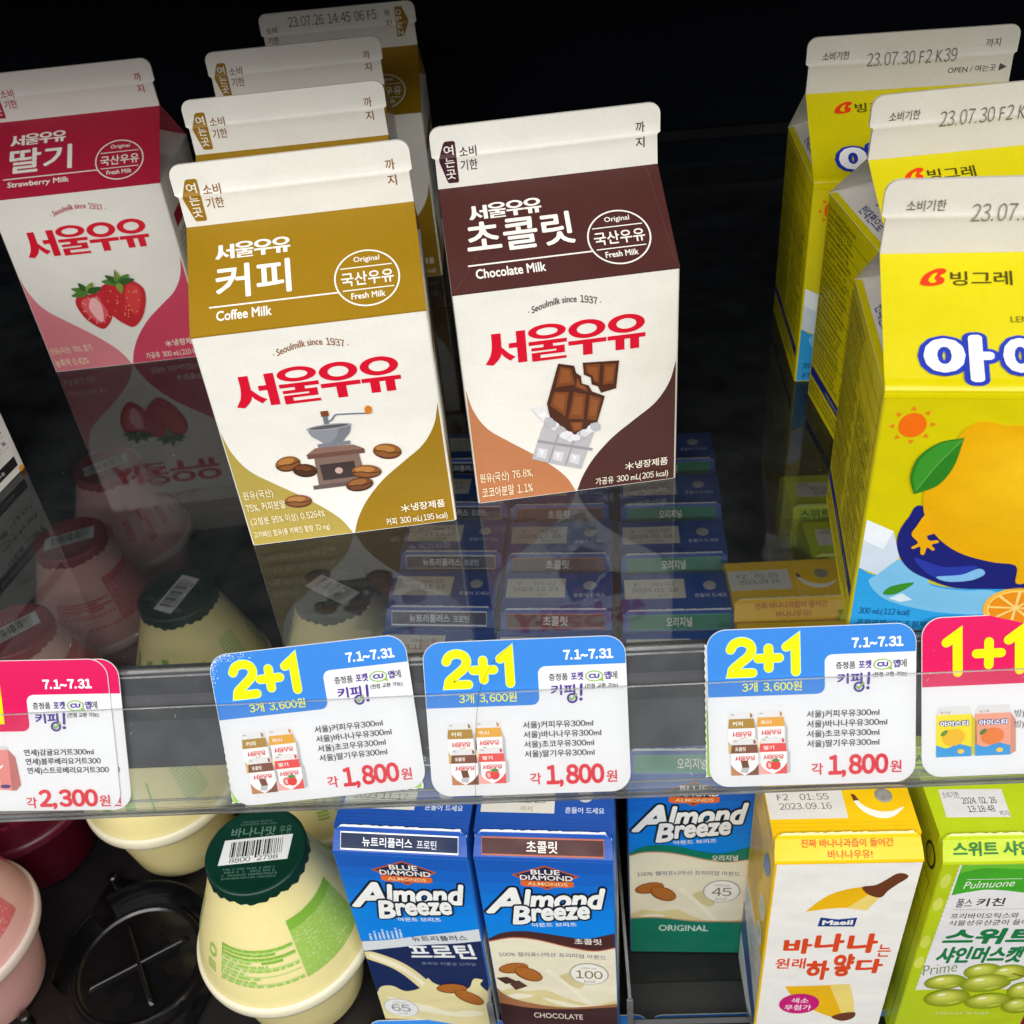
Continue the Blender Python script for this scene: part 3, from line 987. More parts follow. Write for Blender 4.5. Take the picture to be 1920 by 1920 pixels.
L1 = lemon_carton('bright yellow lemon iced tea carton at the shelf front, nearest of its row')
place(L1, 0.1206, -0.0022, 0, -7.5)
for x, y, d, lb in ((0.1414, 0.0715, 4, 'yellow lemon iced tea carton in the middle of its row'),
                    (0.1338, 0.1385, -3.2, 'yellow lemon iced tea carton at the back, opening arrow showing on its fin')):
    c = copy_tree(L1)
    place(c, x, y, 0, d)
    c['label'] = lb

# ---- white carton cut by the picture edge, nutrition table on the side we see
root = empty('yogurt_carton')
tag(root, 'white carton with black nutrition table on its side, above the pink price card', 'drink carton')
mb = MB()
carton_body(mb, None, '#D9D6D0')
a = Art(mb, Fr((-W / 2 * MM, 0, 0), (1, 0, 0), (0, 0, 1)))
a.rect(0.8, 30, 69, 79, '#E7A7A4', 0)
a.poly(spline([(10, 8), (35, 4), (60, 8), (66, 24), (35, 30), (5, 24)], 6, True), '#C8786E', 1)
s = Art(mb, side_frames()[1])
for y0, y1 in ((3.2, 7.4), (27.4, 32.4), (46, 51)):
    s.rect(4, y0, 59.5, y1, '#1A1A1C', 1)
    s.fine(8, y0 + 0.9, 57, y1 - 0.6, 2.3, '#D9D6D0', 2, 0.85, random.Random(int(y0)))
for k in range(8):
    s.rect(4, 12 + k * 5.0, 59.5, 12.15 + k * 5.0, '#8A8680', 1)
for k, t in enumerate(('당류 11 g 11 %', '지방 8.4 g 16 %', '나트륨 0.36 %', '단백질 7.3 %')):
    s.text(t, 34, 13.0 + k * 5.0 if k < 2 else 14 + k * 5.2, 58.5, 15.6 + k * 5.0 if k < 2 else 16.6 + k * 5.2, '#26262A', 1, 0.01)
s.ell(60.6, 1.2, 1.5, 1.1, '#D98A1E', 3)
mb.build('body', root)
mb = MB()
carton_roof(mb, '#E7A7A4', '#E7A7A4', '#D9D6D0', '#D9D6D0')
mb.build('gable_roof', root)
mb = MB()
carton_fin(mb, '#D9D6D0')
mb.build('top_seam', root)
# rear right foot stands at (-0.2036, 0.1129)
dg = -10.0
q = Matrix.Rotation(R(dg), 3, 'Z') @ Vector((W / 2 * MM, D * MM, 0))
place(root, -0.2036 - q.x, 0.1129 - q.y, 0, dg)

# ------------------------------------------------------------------ price rail and price cards
TILT = R(28.2)
UP = Vector((0, math.sin(TILT), math.cos(TILT)))
NRM = Vector((0, -math.cos(TILT), math.sin(TILT)))
RO = Vector((0, -0.006, 0))


def slab(mb, x0, x1, v0, v1, d0, d1, mat):
    """box on the tilted rail plane: v up the slope, d out of it (mm)"""
    P = [RO + Vector((x, 0, 0)) + UP * (v * MM) + NRM * (d * MM) for d in (d0, d1) for (x, v) in ((x0, v0), (x1, v0), (x1, v1), (x0, v1))]
    mb.mesh(P, [(3, 2, 1, 0), (4, 5, 6, 7), (0, 1, 5, 4), (1, 2, 6, 5), (2, 3, 7, 6), (3, 0, 4, 7)], mat)


def price_rail(z, label, full=True):
    rail = empty('price_rail', (0, 0, z))
    tag(rail, label, 'shelf rail')
    mb = MB()
    slab(mb, -0.6, 0.6, -27.3, 2.0, -3.0, -1.6, ink('#3A3C41', 0.45, 0.12, 0.12, 260))
    slab(mb, -0.6, 0.6, -12.6, -8.6, -1.6, -1.45, ink('#2E3034', 0.4, 0.1, 0.1, 260))
    slab(mb, -0.6, 0.6, -8.0, -4.6, -1.6, -1.5, ink('#48494D', 0.4, 0.1, 0.1, 260))
    mb.build('back_channel', rail)
    mb = MB()
    lip = clear_mat('lip_plastic', (0.72, 0.73, 0.72), 1.6, 0.08, 0.16)
    slab(mb, -0.6, 0.6, 2.2, 3.2, -3.0, -0.9, lip)
    slab(mb, -0.6, 0.6, 0.9, 1.5, -1.4, -0.9, lip)
    slab(mb, -0.6, 0.6, -41.2, -40.5, -1.8, 2.0, lip)
    slab(mb, -0.6, 0.6, -38.0, -37.4, -1.8, -1.2, lip)
    mb.build('lip', rail)
    if full:
        mb = MB()
        slab(mb, -0.6, 0.6, -40.2, -27.4, -1.9, -1.5, clear_mat('backing_plastic', (0.8, 0.82, 0.8), 1.35, 0.05, 0.10, (0.7, 0.72, 0.7)))
        mb.build('clear_backing', rail)
        mb = MB()
        P = [RO + Vector((x, 0, 0)) + UP * (v * MM) + NRM * (1.6 * MM) for x, v in ((-0.6, -40.2), (0.6, -40.2), (0.6, -7.5), (-0.6, -7.5))]
        mb.mesh(P, [(0, 1, 2, 3)], clear_mat('cover_plastic', (0.93, 0.94, 0.94), 1.35, 0.03, 0.045))
        cov = mb.build('clear_cover', rail)
        mb = MB()
        slab(mb, -0.6, 0.6, -7.7, -7.3, 1.5, 1.75, clear_mat('edge_plastic', (0.85, 0.86, 0.86), 1.6, 0.15, 0.22))  # whiter plastic strip paints the light caught along the cover's edge
        mb.build('cover_edge', cov)
        mb = MB()
        rd = random.Random(31)
        for k in range(170):
            x, v, a, ln = rd.uniform(-0.26, 0.2), rd.uniform(-38, 1.5), rd.uniform(-0.5, 2.2), rd.choice((0.15, 0.2, 0.3, 0.3, 0.5, 1.1))
            dx, dv = math.cos(a) * ln, math.sin(a) * ln
            w = rd.uniform(0.04, 0.10)
            q = [RO + Vector((x + e * MM, 0, 0)) + UP * ((v + f) * MM) + NRM * (1.68 * MM) for e, f in ((0, 0), (dx, dv), (dx - dv / ln * w, dv + dx / ln * w), (-dv / ln * w, dx / ln * w))]
            mb.mesh(q, [(0, 1, 2, 3)], ink('#B4B4B0', 0.6, 0.1, 0.0))
        mb.build('scratch', cov)
    return rail


price_rail(0, 'long clear plastic price rail along the front edge of the glass shelf')

TW, TH = 58.5, 47.2
BLUE, YEL, PINK, DARK, RED, PUR, GRN = '#357FD2', '#F4E400', '#D01056', '#2E2E36', '#D42A3A', '#4C2F8E', '#86B34A'


def card_base(mb, col, w=TW, h=TH, r=5.6, th=0.3):
    pts = []
    for cx, cy, a0 in ((r, r, 180), (w - r, r, 270), (w - r, h - r, 0), (r, h - r, 90)):
        pts += [(cx + r * math.cos(R(a0 + t * 11.25)), cy + r * math.sin(R(a0 + t * 11.25))) for t in range(9)]
    mb.prism([((x - w / 2) * MM, (y - h / 2) * MM) for x, y in pts], -th * MM, 0, ink(col, 0.3, 0.02, 0.0))
    return pts


def card_place(o, x, v, rot, d=0.0, z=0.0):
    """x, v: centre on the rail plane (metres / mm up the slope); rot in degrees; d mm out of the plane"""
    M = Matrix((Vector((1, 0, 0)), UP, NRM)).transposed().to_4x4()
    o.matrix_world = Matrix.Translation(Vector((x, 0, z)) + RO + UP * (v * MM) + NRM * (d * MM)) @ M @ Matrix.Rotation(R(rot), 4, 'Z')
    return o


def num2(a, x, y, s, c, l, w):
    a.stroke([(x + px * s, y + py * s) for px, py in spline([(0.2, 8.9), (1.4, 10.8), (3.9, 11.6), (6.4, 10.7), (7.2, 8.6), (6.2, 6.4), (3.6, 4.2), (1.0, 2.0), (0.5, 0.5)], 5)] + [(x + 7.4 * s, y + 0.5 * s)], w, c, l)


def num1(a, x, y, s, c, l, w):
    a.stroke([(x, y + 9.2 * s)] + [(x + 3.0 * s, y + 11.4 * s), (x + 3.05 * s, y + 6 * s), (x + 3.1 * s, y + 0.4 * s)], w, c, l)


def plus(a, x, y, s, c, l, w):
    a.stroke([(x - 3.4 * s, y), (x + 3.4 * s, y)], w, c, l)
    a.stroke([(x, y - 3.4 * s), (x, y + 3.4 * s)], w, c, l + 0.3)


def keeping(a, dy=0.0, dx=0.0):
    def T(t, x0, y0, x1, y1, c, o):
        a.text(t, x0 + dx, y0 + dy, x1 + dx, y1 + dy, c, 3, o)
    T('증정품', 36.2, 34.4, 41.6, 36.6, DARK, 0.014)
    T('포켓', 42.5, 34.3, 46.1, 36.8, PUR, 0.026)
    a.ring(49.2 + dx, 35.4 + dy, 2.6, 1.65, 2.25, 1.3, GRN, 3)
    a.poly([(50.6 + dx, 34.1 + dy), (51.9 + dx, 33.6 + dy), (51.6 + dx, 34.8 + dy)], GRN, 3.4)
    T('CU', 47.6, 34.7, 50.7, 36.1, PUR, 0.055)
    T('앱', 52.1, 34.3, 53.9, 36.7, PUR, 0.026)
    T('에', 54.0, 34.3, 55.8, 36.7, DARK, 0.002)
    T('키피', 36.5, 30.0, 43.6, 33.2, PUR, 0.030)
    a.ring(42.6 + dx, 29.0 + dy, 1.55, 1.55, 0.95, 0.95, PUR, 4)
    a.stroke([(41.9 + dx, 29.2 + dy), (42.5 + dx, 28.5 + dy), (43.8 + dx, 30.2 + dy)], 0.5, GRN, 5)
    a.stroke([(45.4 + dx, 33.0 + dy), (45.2 + dx, 29.9 + dy)], 0.75, PUR, 3)
    a.ell(45.1 + dx, 28.6 + dy, 0.5, 0.5, PUR, 3)
    T('(전점 교환 가능)', 46.4, 31.5, 55.9, 33.2, DARK, 0.014)


def mini_pack(a, x, y, w, h, band, name, left, right, l, deco, tab):
    """a printed picture of one of the cartons"""
    a.poly([(x + 0.5, y + h * 0.99), (x + w - 0.5, y + h * 0.99), (x + w - 0.3, y + h * 0.83), (x + 0.3, y + h * 0.83)], '#DDDDDE', l)
    a.poly([(x + 0.3, y + h * 0.83), (x + w - 0.3, y + h * 0.83), (x + w, y + h * 0.6), (x, y + h * 0.6)], band, l)
    a.rect(x, y, x + w, y + h * 0.6, '#F0F0F0', l)
    a.poly([(x + w, y + h * 0.6), (x + w - 0.3, y + h * 0.83), (x + w + 0.9, y + h * 0.56), (x + w + 0.9, y + 0.4), (x + w, y)], '#B9B6B6', l)
    a.text(name, x + 1.2, y + h * 0.66, x + 4.2, y + h * 0.77, '#F4EDE2', l + 1, 0.02)
    a.ell(x + w - 1.8, y + h * 0.71, 0.9, 0.7, '#FFFFFF22'[:7], l + 0.5, 0, 14) if False else None
    a.poly([(x + w - 1.4, y + h * 0.97), (x + w - 0.7, y + h * 0.93), (x + w - 0.7, y + h * 0.86), (x + w - 1.3, y + h * 0.85)], tab, l + 1)
    a.rect(x + 0.8, y + h * 0.92, x + 1.8, y + h * 0.94, '#8A8A8A', l + 1)
    logo_name(a, x + 1.1, y + h * 0.40, x + w - 0.9, y + h * 0.53, '#D0202E', l + 1)
    a.poly([(x, y + h * 0.30)] + spline([(x, y + h * 0.30), (x + w * 0.18, y + h * 0.14), (x + w * 0.49, y)], 4) + [(x, y)], left, l + 0.5)
    a.poly([(x + w, y + h * 0.30)] + spline([(x + w, y + h * 0.30), (x + w * 0.82, y + h * 0.14), (x + w * 0.51, y)], 4) + [(x + w, y)], right, l + 0.5)
    cx, cy = x + w * 0.5, y + h * 0.24
    if deco == 'straw':
        a.ell(cx - 1.1, cy, 1.0, 1.3, '#D8504A', l + 1, 10, 16)
        a.ell(cx - 1.1, cy, 0.5, 0.8, '#F2B8B0', l + 1.5, 10, 12)
        a.ell(cx + 0.7, cy, 1.4, 1.5, '#D8352E', l + 2, 0, 16)
        a.poly([(cx - 0.8, cy + 1.3), (cx + 0.7, cy + 2.2), (cx + 2.1, cy + 1.4), (cx + 0.7, cy + 0.9)], '#4C8A3A', l + 3)
    elif deco == 'choc':
        a.poly([(cx - 1.2, cy + 1.8), (cx + 0.8, cy + 1.9), (cx + 1.3, cy - 0.4), (cx - 0.6, cy - 0.9)], '#6A3A20', l + 1)
        a.poly([(cx - 0.9, cy - 0.4), (cx + 1.3, cy - 0.3), (cx + 0.7, cy - 2.0), (cx - 1.3, cy - 1.7)], '#B8B6BA', l + 2)
    elif deco == 'coffee':
        a.rect(cx - 0.9, cy + 0.4, cx + 0.9, cy + 0.8, '#6A5A56', l + 1)
        a.rect(cx - 0.25, cy + 0.8, cx + 0.05, cy + 1.6, '#8A8A90', l + 1)
        a.stroke([(cx + 0.2, cy + 1.6), (cx + 1.5, cy + 1.8)], 0.2, '#D09050', l + 1)
    else:
        a.ell(cx - 0.8, cy + 0.9, 1.1, 0.45, '#4E8A3C', l + 1, -24, 14)
        a.poly([(cx + 1.2, cy + 1.4), (cx + 1.7, cy + 1.2), (cx + 1.8, cy + 0.3), (cx + 1.2, cy + 0.4)], '#E2B84A', l + 1)


def promo_card(kind):
    mb = MB()
    card_base(mb, '#E1E1E4')
    fr = Fr((-TW / 2 * MM, -TH / 2 * MM, 0), (1, 0, 0), (0, 1, 0))
    a = Art(mb, fr, 1, 0.3, var=0.03, bump=0.0)
    col = BLUE if kind == 'blue' else PINK
    r = 5.45
    top = [(TW - 0.15 - r + r * math.cos(R(t * 11.25)), TH - 0.15 - r + r * math.sin(R(t * 11.25))) for t in range(9)]
    top += [(0.15 + r + r * math.cos(R(90 + t * 11.25)), TH - 0.15 - r + r * math.sin(R(90 + t * 11.25))) for t in range(9)]
    if kind == 'deal':
        a.poly(top + [(0.15, 27.0), (TW - 0.15, 27.0)], col, 0)
    else:
        b = 25.2 if kind == 'pink' else 27.3
        yt = 36.5 if kind == 'pink' else 38.8
        rr = 2.2
        step = [(0.15, b), (30.9, b)] + [(30.9 + rr * math.cos(R(-90 + t * 15)), b + rr + rr * math.sin(R(-90 + t * 15))) for t in range(1, 7)]
        step += [(33.1 + rr - rr * math.cos(R(t * 15)), yt - rr + rr * math.sin(R(t * 15))) for t in range(0, 7)] + [(TW - 0.15, yt)]
        a.poly(top + step, col, 0)
    if kind == 'blue':
        for c, w, l in (('#7ED0F0', 2.95, 1), (YEL, 2.6, 2.5)):
            num2(a, 6.6, 33.8, 0.84, c, l, w)
            plus(a, 17.4, 38.4, 0.86, c, l, w)
            num1(a, 22.4, 33.8, 0.84, c, l, w)
        a.text('3개 3,600원', 9.8, 28.4, 26.6, 31.4, '#F2EE3A', 2, 0.010)
        a.text('7.1~7.31', 40.6, 40.5, 54.9, 43.5, '#F5F7FA', 2, 0.042)
        keeping(a)
        for k, t in enumerate(('서울)커피우유300ml', '서울)바나나우유300ml', '서울)초코우유300ml', '서울)딸기우유300ml')):
            a.text(t, 27.9, 19.9 - 2.97 * k, (48.3, 50.5, 48.3, 48.3)[k], 22.4 - 2.97 * k, DARK, 2, 0.016)
        px, w = 29.0, 0
        a.text('각', 29.1, 2.9, 32.4, 6.5, RED, 2, 0.018)
        a.text('1,800', 33.9, 1.9, 50.9, 8.9, RED, 2, 0.042)
        a.text('원', 51.4, 3.0, 54.6, 6.7, RED, 2, 0.018)
        mini_pack(a, 5.6, 10.2, 7.6, 12.6, '#A6812E', '커피', '#CDB26A', '#A6812E', 3, 'coffee', '#9A6E2A')
        mini_pack(a, 13.8, 10.6, 7.8, 12.4, '#DB9F33', '바나나', '#F0E2B0', '#E8CE7A', 3, 'ban', '#C8862A')
        mini_pack(a, 6.2, 3.6, 7.8, 11.2, '#7A4630', '초콜릿', '#B77A4C', '#7A4630', 8, 'choc', '#8A3A2A')
        mini_pack(a, 14.3, 3.8, 7.8, 11.2, '#DC4A4A', '딸기', '#F0A49C', '#DC4A4A', 8, 'straw', '#C83A44')
    elif kind == 'pink':
        a.rect(19.6, 27.6, 25.6, 39.6, YEL, 2)
        num2(a, 6.6, 31.8, 0.84, YEL, 2, 2.6)
        plus(a, 15.6, 36.0, 0.8, YEL, 2, 2.4)
        a.text('7.1~7.31', 38.6, 38.2, 53.4, 41.2, '#F5F7FA', 2, 0.042)
        keeping(a, -2.4, -1.4)
        for k, t in enumerate(('연세)감귤요거트300ml', '연세)블루베리요거트300', '연세)스트로베리요거트300')):
            a.text(t, 30.4 + 0.2 * k, 17.2 - 2.85 * k, (51.8, 53.7, 55.9)[k], 19.6 - 2.85 * k, DARK, 2, 0.016)
        a.text('각', 29.4, 0.8, 32.6, 4.4, RED, 2, 0.018)
        a.text('2,300', 33.4, 0.4, 51.6, 6.8, RED, 2, 0.042)
        a.text('원', 52.0, 1.2, 55.3, 4.8, RED, 2, 0.018)
        a.poly([(17.4, 7.2), (26.8, 6.6), (28.4, 8.4), (27.6, 17.2), (25.6, 19.6), (17.4, 19.4)], '#D98A84', 2)
        a.poly([(25.4, 6.6), (26.8, 6.6), (28.4, 8.4), (27.6, 17.2), (25.6, 19.4)], '#B86E6A', 3)
        a.poly([(17.4, 19.4), (25.6, 19.6), (25.3, 20.6), (17.4, 20.6)], '#CFCBCB', 3)
        a.stroke(spline([(18.4, 13.4), (20, 14.4), (21.6, 13.2), (23.4, 14.6)], 4), 0.5, '#F7EDEA', 4)
        a.rect(20.0, 8.4, 22.2, 11.6, '#E4B4AE', 4)
        a.ell(23.6, 8.0, 1.6, 0.6, '#4A3A78', 4, 0, 12)
    else:
        for x in (6.2, 23.2):
            num1(a, x + 0.6, 30.6, 1.0, YEL, 2, 2.7)
        plus(a, 18.4, 36.2, 0.98, YEL, 2, 2.6)
        for x, bc, fc, lf in ((4.0, '#E8D61A', '#E3B21A', '#5E8A2E'), (14.8, '#E49C82', '#DE7A34', '#4C7A34')):
            a.rect(x, 6.0, x + 9.8, 18.6, bc, 2)
            a.poly([(x, 18.6), (x + 9.8, 18.6), (x + 9.4, 21.0), (x + 0.8, 21.0)], '#D5D5D6', 2)
            a.poly([(x + 9.8, 6.0), (x + 11.4, 7.0), (x + 11.2, 16.4), (x + 9.8, 18.6)], '#C98C76' if x > 10 else '#C8BA2A', 2)
            a.poly([(x, 6.0), (x + 9.8, 6.0), (x + 9.8, 8.8)] + spline([(x + 9.8, 8.8), (x + 6, 9.8), (x + 3, 8.6), (x, 9.6)], 4), '#2E94D4', 3)
            a.text('아이스티', x + 1.0, 15.2, x + 8.8, 16.8, '#F6F6F8', 7, 0.03, outline=[(0.13, '#2A3A9A', 4)])
            a.ell(x + 4.8, 11.8, 3.2, 2.5, fc, 4, 12, 20)
            a.ell(x + 2.2, 13.2, 1.2, 0.6, lf, 5, 40, 12)
            a.ell(x + 6.8, 7.6, 1.0, 0.7, '#EAC24A', 5, 0, 12)
            a.text('빙그레', x + 1.2, 18.9, x + 3.8, 19.6, '#A83A2A', 3, 0.0)
        a.text('빙)아이스티레몬300ml', 25.7, 16.8, 48, 19.3, DARK, 2, 0.002)
        a.text('빙)아이스티복숭아300ml', 25.7, 13.6, 50, 16.1, DARK, 2, 0.002)
        a.text('1,900원', 34, 2.4, 54, 9.0, RED, 2, 0.02)
        a.text('7.1~7.31', 38.6, 40.5, 54.9, 43.5, '#F5F7FA', 2, 0.042)
    return mb.build('price_card')


GP = 'blue price cards in the rail'
c0 = promo_card('blue')
tag(card_place(c0, -0.0690, -14.5, 3.82, 0.3), 'tilted blue and white 2+1 price card with worn top corner', 'price card', GP)
c1 = copy_tree(c0)
mb = MB()
rd = random.Random(12)
for k in range(210):
    t = abs(rd.gauss(0, 1))
    if rd.random() < 0.6:
        x, y = 1.2 + abs(rd.gauss(0, 4.2)), TH - 0.3 - abs(rd.gauss(0, 0.9))
    else:
        x, y = 0.3 + abs(rd.gauss(0, 0.9)), TH - 1.2 - abs(rd.gauss(0, 3.4))
    if (x < 5.6 and y > TH - 5.6 and math.hypot(x - 5.6, y - TH + 5.6) > 5.3):
        continue
    r0 = rd.uniform(0.05, 0.2)
    mb.face([((x - TW / 2 + r0 * rd.uniform(0.5, 1.3) * math.cos(q * 1.257)) * MM, (y - TH / 2 + r0 * rd.uniform(0.5, 1.3) * math.sin(q * 1.257)) * MM, (0.25 + 0.0004 * k) * MM) for q in range(5)], ink('#E4EEF6', 0.5, 0.02, 0.0))
mb.build('worn_corner', c0)
card_place(c1, -0.0075, -16.0, -0.45, 0.0)
c1['label'] = 'blue and white 2+1 price card with a hair lying across its big numerals'
c2_ = copy_tree(c1)
card_place(c2_, 0.0738, -16.3, -0.5, 0.3)
c2_['label'] = 'blue and white 2+1 price card touching the pink 1+1 card'
pk = promo_card('pink')
tag(card_place(pk, -0.1597, -14.9, -1.6, 0.6), 'front one of two stacked pink price cards reading 2,300', 'price card', 'pink price cards')
pk2 = copy_tree(pk)
card_place(pk2, -0.1566, -15.2, -1.6, 0.1)
pk2['label'] = 'rear one of two stacked pink price cards, only its edge showing'
dl = promo_card('deal')
tag(card_place(dl, 0.1338, -15.4, 0.0, 0.6), 'pink 1+1 price card in front of the lemon iced tea carton', 'price card')


def lime_card(label, x, v, rot):
    mb = MB()
    w, h = 58.0, 40.0
    pts = []
    n = 46
    pts += [(-w / 2 + w * k / n, -h / 2 + (0.28 if k % 2 else 0)) for k in range(n)]
    pts += [(w / 2 + (0.28 if k % 2 else 0), -h / 2 + h * k / 34) for k in range(34)]
    pts += [(w / 2 - w * k / n, h / 2) for k in range(n)]
    pts += [(-w / 2 + (0.28 if k % 2 else 0), h / 2 - h * k / 34) for k in range(34)]
    mb.prism([(x * MM, y * MM) for x, y in pts], -0.25 * MM, 0, ink('#EDEFEA', 0.4))
    a = Art(mb, Fr((-w / 2 * MM, -h / 2 * MM, 0), (1, 0, 0), (0, 1, 0)))
    a.rect(0.4, 0.4, w - 0.4, 20.4, '#A5D33C', 0)
    o = mb.build('price_card')
    card_place(o, x, v, rot, -0.75)
    tag(o, label, 'price card', 'lime price cards hidden behind the blue ones')


lime_card('lime green price card peeking out behind the tilted blue card', -0.0695, -18.2, 2.4)
lime_card('lime and white price card, a sliver behind the blue card nearest the pink 1+1', 0.0728, -17.6, -1.2)

# a hair lying over the middle card, scuffs on the tilted card
mb = MB()
pts = spline([(-16.5, -23.4), (-15.6, -10), (-14.4, 2), (-12.6, 10.5), (-9.0, 17.0), (-4.2, 21.6), (-1.6, 23.0)], 8)
for i in range(len(pts) - 1):
    (x0, y0), (x1, y1) = pts[i], pts[i + 1]
    A_ = [RO + Vector((-0.0075 + x * MM, 0, 0)) + UP * ((-16.0 + y) * MM) + NRM * ((1.9 + e) * MM) for x, y, e in
          ((x0 - 0.05, y0 + 0.02, 0), (x0 + 0.05, y0 - 0.02, 0), (x1 + 0.05, y1 - 0.02, 0), (x1 - 0.05, y1 + 0.02, 0))]
    mb.mesh(A_, [(0, 1, 2, 3)], ink('#17151A', 0.5, 0, 0))
tag(mb.build('hair'), 'thin dark curved hair lying across the middle blue price card', 'hair')

# ------------------------------------------------------------------ lower shelf: dividers, trays, bottles, packs
FZ = -0.2175
CLR = clear_mat('divider_plastic', (0.86, 0.88, 0.88), 1.45, 0.04, 0.08)
for x, y1, lb in ((-0.0345, 0.26, 'clear plastic divider between the navy strip packs and the brown strip packs'), (0.0206, 0.26, 'clear plastic divider between the brown strip packs and the green strip packs'),
                  (0.0735, 0.24, 'clear plastic divider between the green strip packs and the banana milk packs')):
    mb = MB()
    mb.box((x - 0.0004, -0.011, FZ), (x + 0.0004, y1, FZ + 0.034), CLR)
    mb.box((x - 0.0006, -0.0115, FZ + 0.0338), (x + 0.0006, y1, FZ + 0.0346), clear_mat('edge_plastic', (0.85, 0.86, 0.86), 1.6, 0.15, 0.22))
    mb.box((x - 0.0012, -0.0122, FZ), (x + 0.0012, -0.0112, FZ + 0.0346), clear_mat('edge_plastic', (0.85, 0.86, 0.86), 1.6, 0.15, 0.22))
    tag(mb.build('shelf_divider'), lb, 'divider', 'clear dividers on the lower shelf')
mb = MB()
mb.box((0.0222, -0.010, FZ), (0.0718, -0.0092, FZ + 0.012), clear_mat('stop_plastic', (0.6, 0.6, 0.6), 1.45, 0.08, 0.08, (0.3, 0.3, 0.3)))
mb.box((0.0222, -0.0105, FZ + 0.0117), (0.0718, -0.0085, FZ + 0.0123), ink('#5A5A5C', 0.3, 0.1, 0.0))
mb.box((0.0222, -0.010, FZ), (0.0718, 0.012, FZ + 0.0018), ink('#242527', 0.3, 0.1, 0.1, 200))
tag(mb.build('front_stop'), 'grey front stop in the empty place below the green strip pack', 'shelf stop')


def bottle_tray(label, x, y, rot):
    """black moulded seat with a ring wall, cross ribs and drain holes"""
    root = empty('bottle_tray')
    tag(root, label, 'tray')
    K = ink('#0C0C0E', 0.22, 0.1, 0.12, 120, 0.5)
    K2 = ink('#060607', 0.4, 0.1, 0.0)
    mb = MB()
    pts = []
    for cx, cy, a0 in ((1, 1, 0), (-1, 1, 90), (-1, -1, 180), (1, -1, 270)):
        pts += [((cx * 32 + 6 * math.cos(R(a0 + t * 15))) * MM, (cy * 32 + 6 * math.sin(R(a0 + t * 15))) * MM) for t in range(7)]
    mb.prism(pts, 0.0001, 0.0018, K)
    mb.lathe([(0.0001, 0.0026, K), (0.0262, 0.0026, K), (0.0272, 0.0034, K), (0.0282, 0.0036, K), (0.0292, 0.0034, K), (0.0302, 0.0022, K), (0.034, 0.0018, K)], 72)
    for sx, sy in ((1, 1), (-1, 1), (1, -1), (-1, -1)):
        mb.lathe([(0.0001, 0.009, K), (0.0018, 0.0089, K), (0.0025, 0.0082, K), (0.0027, 0.0018, K)], 18, (sx * 0.0345, sy * 0.0345))
    mb.build('base', root)
    mb = MB()
    for a0, a1, h in ((R(118), R(232), 0.0125), (R(246), R(300), 0.0085), (R(20), R(70), 0.006)):
        mb.lathe([(0.0348, 0.0018, K), (0.0352, h - 0.0008, K), (0.0356, h, K), (0.0362, h, K), (0.0366, h - 0.0008, K), (0.0368, 0.0018, K)], 40, (0, 0), True, a0, a1)
    mb.build('ring_wall', root)
    mb = MB()
    for k in range(2):
        ca, sa = math.cos(R(45 + 90 * k)), math.sin(R(45 + 90 * k))
        z0 = 0.0026
        prof = [(-0.0016, z0), (-0.0011, z0 + 0.0016), (-0.0005, z0 + 0.0021), (0.0005, z0 + 0.0021), (0.0011, z0 + 0.0016), (0.0016, z0)]
        v = []
        for t, sc in ((-0.0228, 0.2), (-0.0215, 0.9), (-0.019, 1), (0.019, 1), (0.0215, 0.9), (0.0228, 0.2)):
            for w, z in prof:
                v.append((t * ca - w * sa, t * sa + w * ca, z0 + (z - z0) * sc + 0.00005 * k))
        f = [(i * 6 + j, i * 6 + j + 1, i * 6 + j + 7, i * 6 + j + 6) for i in range(5) for j in range(5)]
        mb.mesh(v, f, K, True)
    mb.build('cross_rib', root)
    mb = MB()
    for k in range(4):
        a = R(90 * k + 8)
        mb.lathe([(0.0001, 0.00272, K2), (0.0040, 0.00272, K2)], 24, (0.0165 * math.cos(a), 0.0165 * math.sin(a)))
    mb.build('drain_hole', root)
    return place(root, x, y, FZ, rot)


bottle_tray('glossy black bottle tray with cross ribs, left empty beside the front banana milk bottle', -0.1975, 0.0270, -14)


def lid_mesh(mb, col, seed):
    m = ink(col, 0.3, 0.08, 0.10, 260)
    rd = random.Random(seed)
    n = 108
    rings = [[], [], [], [], [], []]
    for k in range(n):
        a = 2 * math.pi * k / n
        w = 0.14 * math.sin(a * 27) + 0.12 * math.sin(a * 7 + 1)
        zb = 92.6 + 0.8 * math.sin(a * 5 + 0.6) + 0.35 * math.sin(a * 9)
        for q, (r, z) in enumerate(((0.01, 99.0), (17.6, 99.0), (18.5, 99.35), (19.4, 99.0), (19.5, 97.8), (19.75 + w, zb))):
            rings[q].append((r * math.sin(a) * MM, -r * math.cos(a) * MM, z * MM))
    v = sum(rings, [])
    f = [(q * n + k, (q + 1) * n + k, (q + 1) * n + (k + 1) % n, q * n + (k + 1) % n) for q in range(5) for k in range(n)]
    mb.mesh(v, f, m, True)


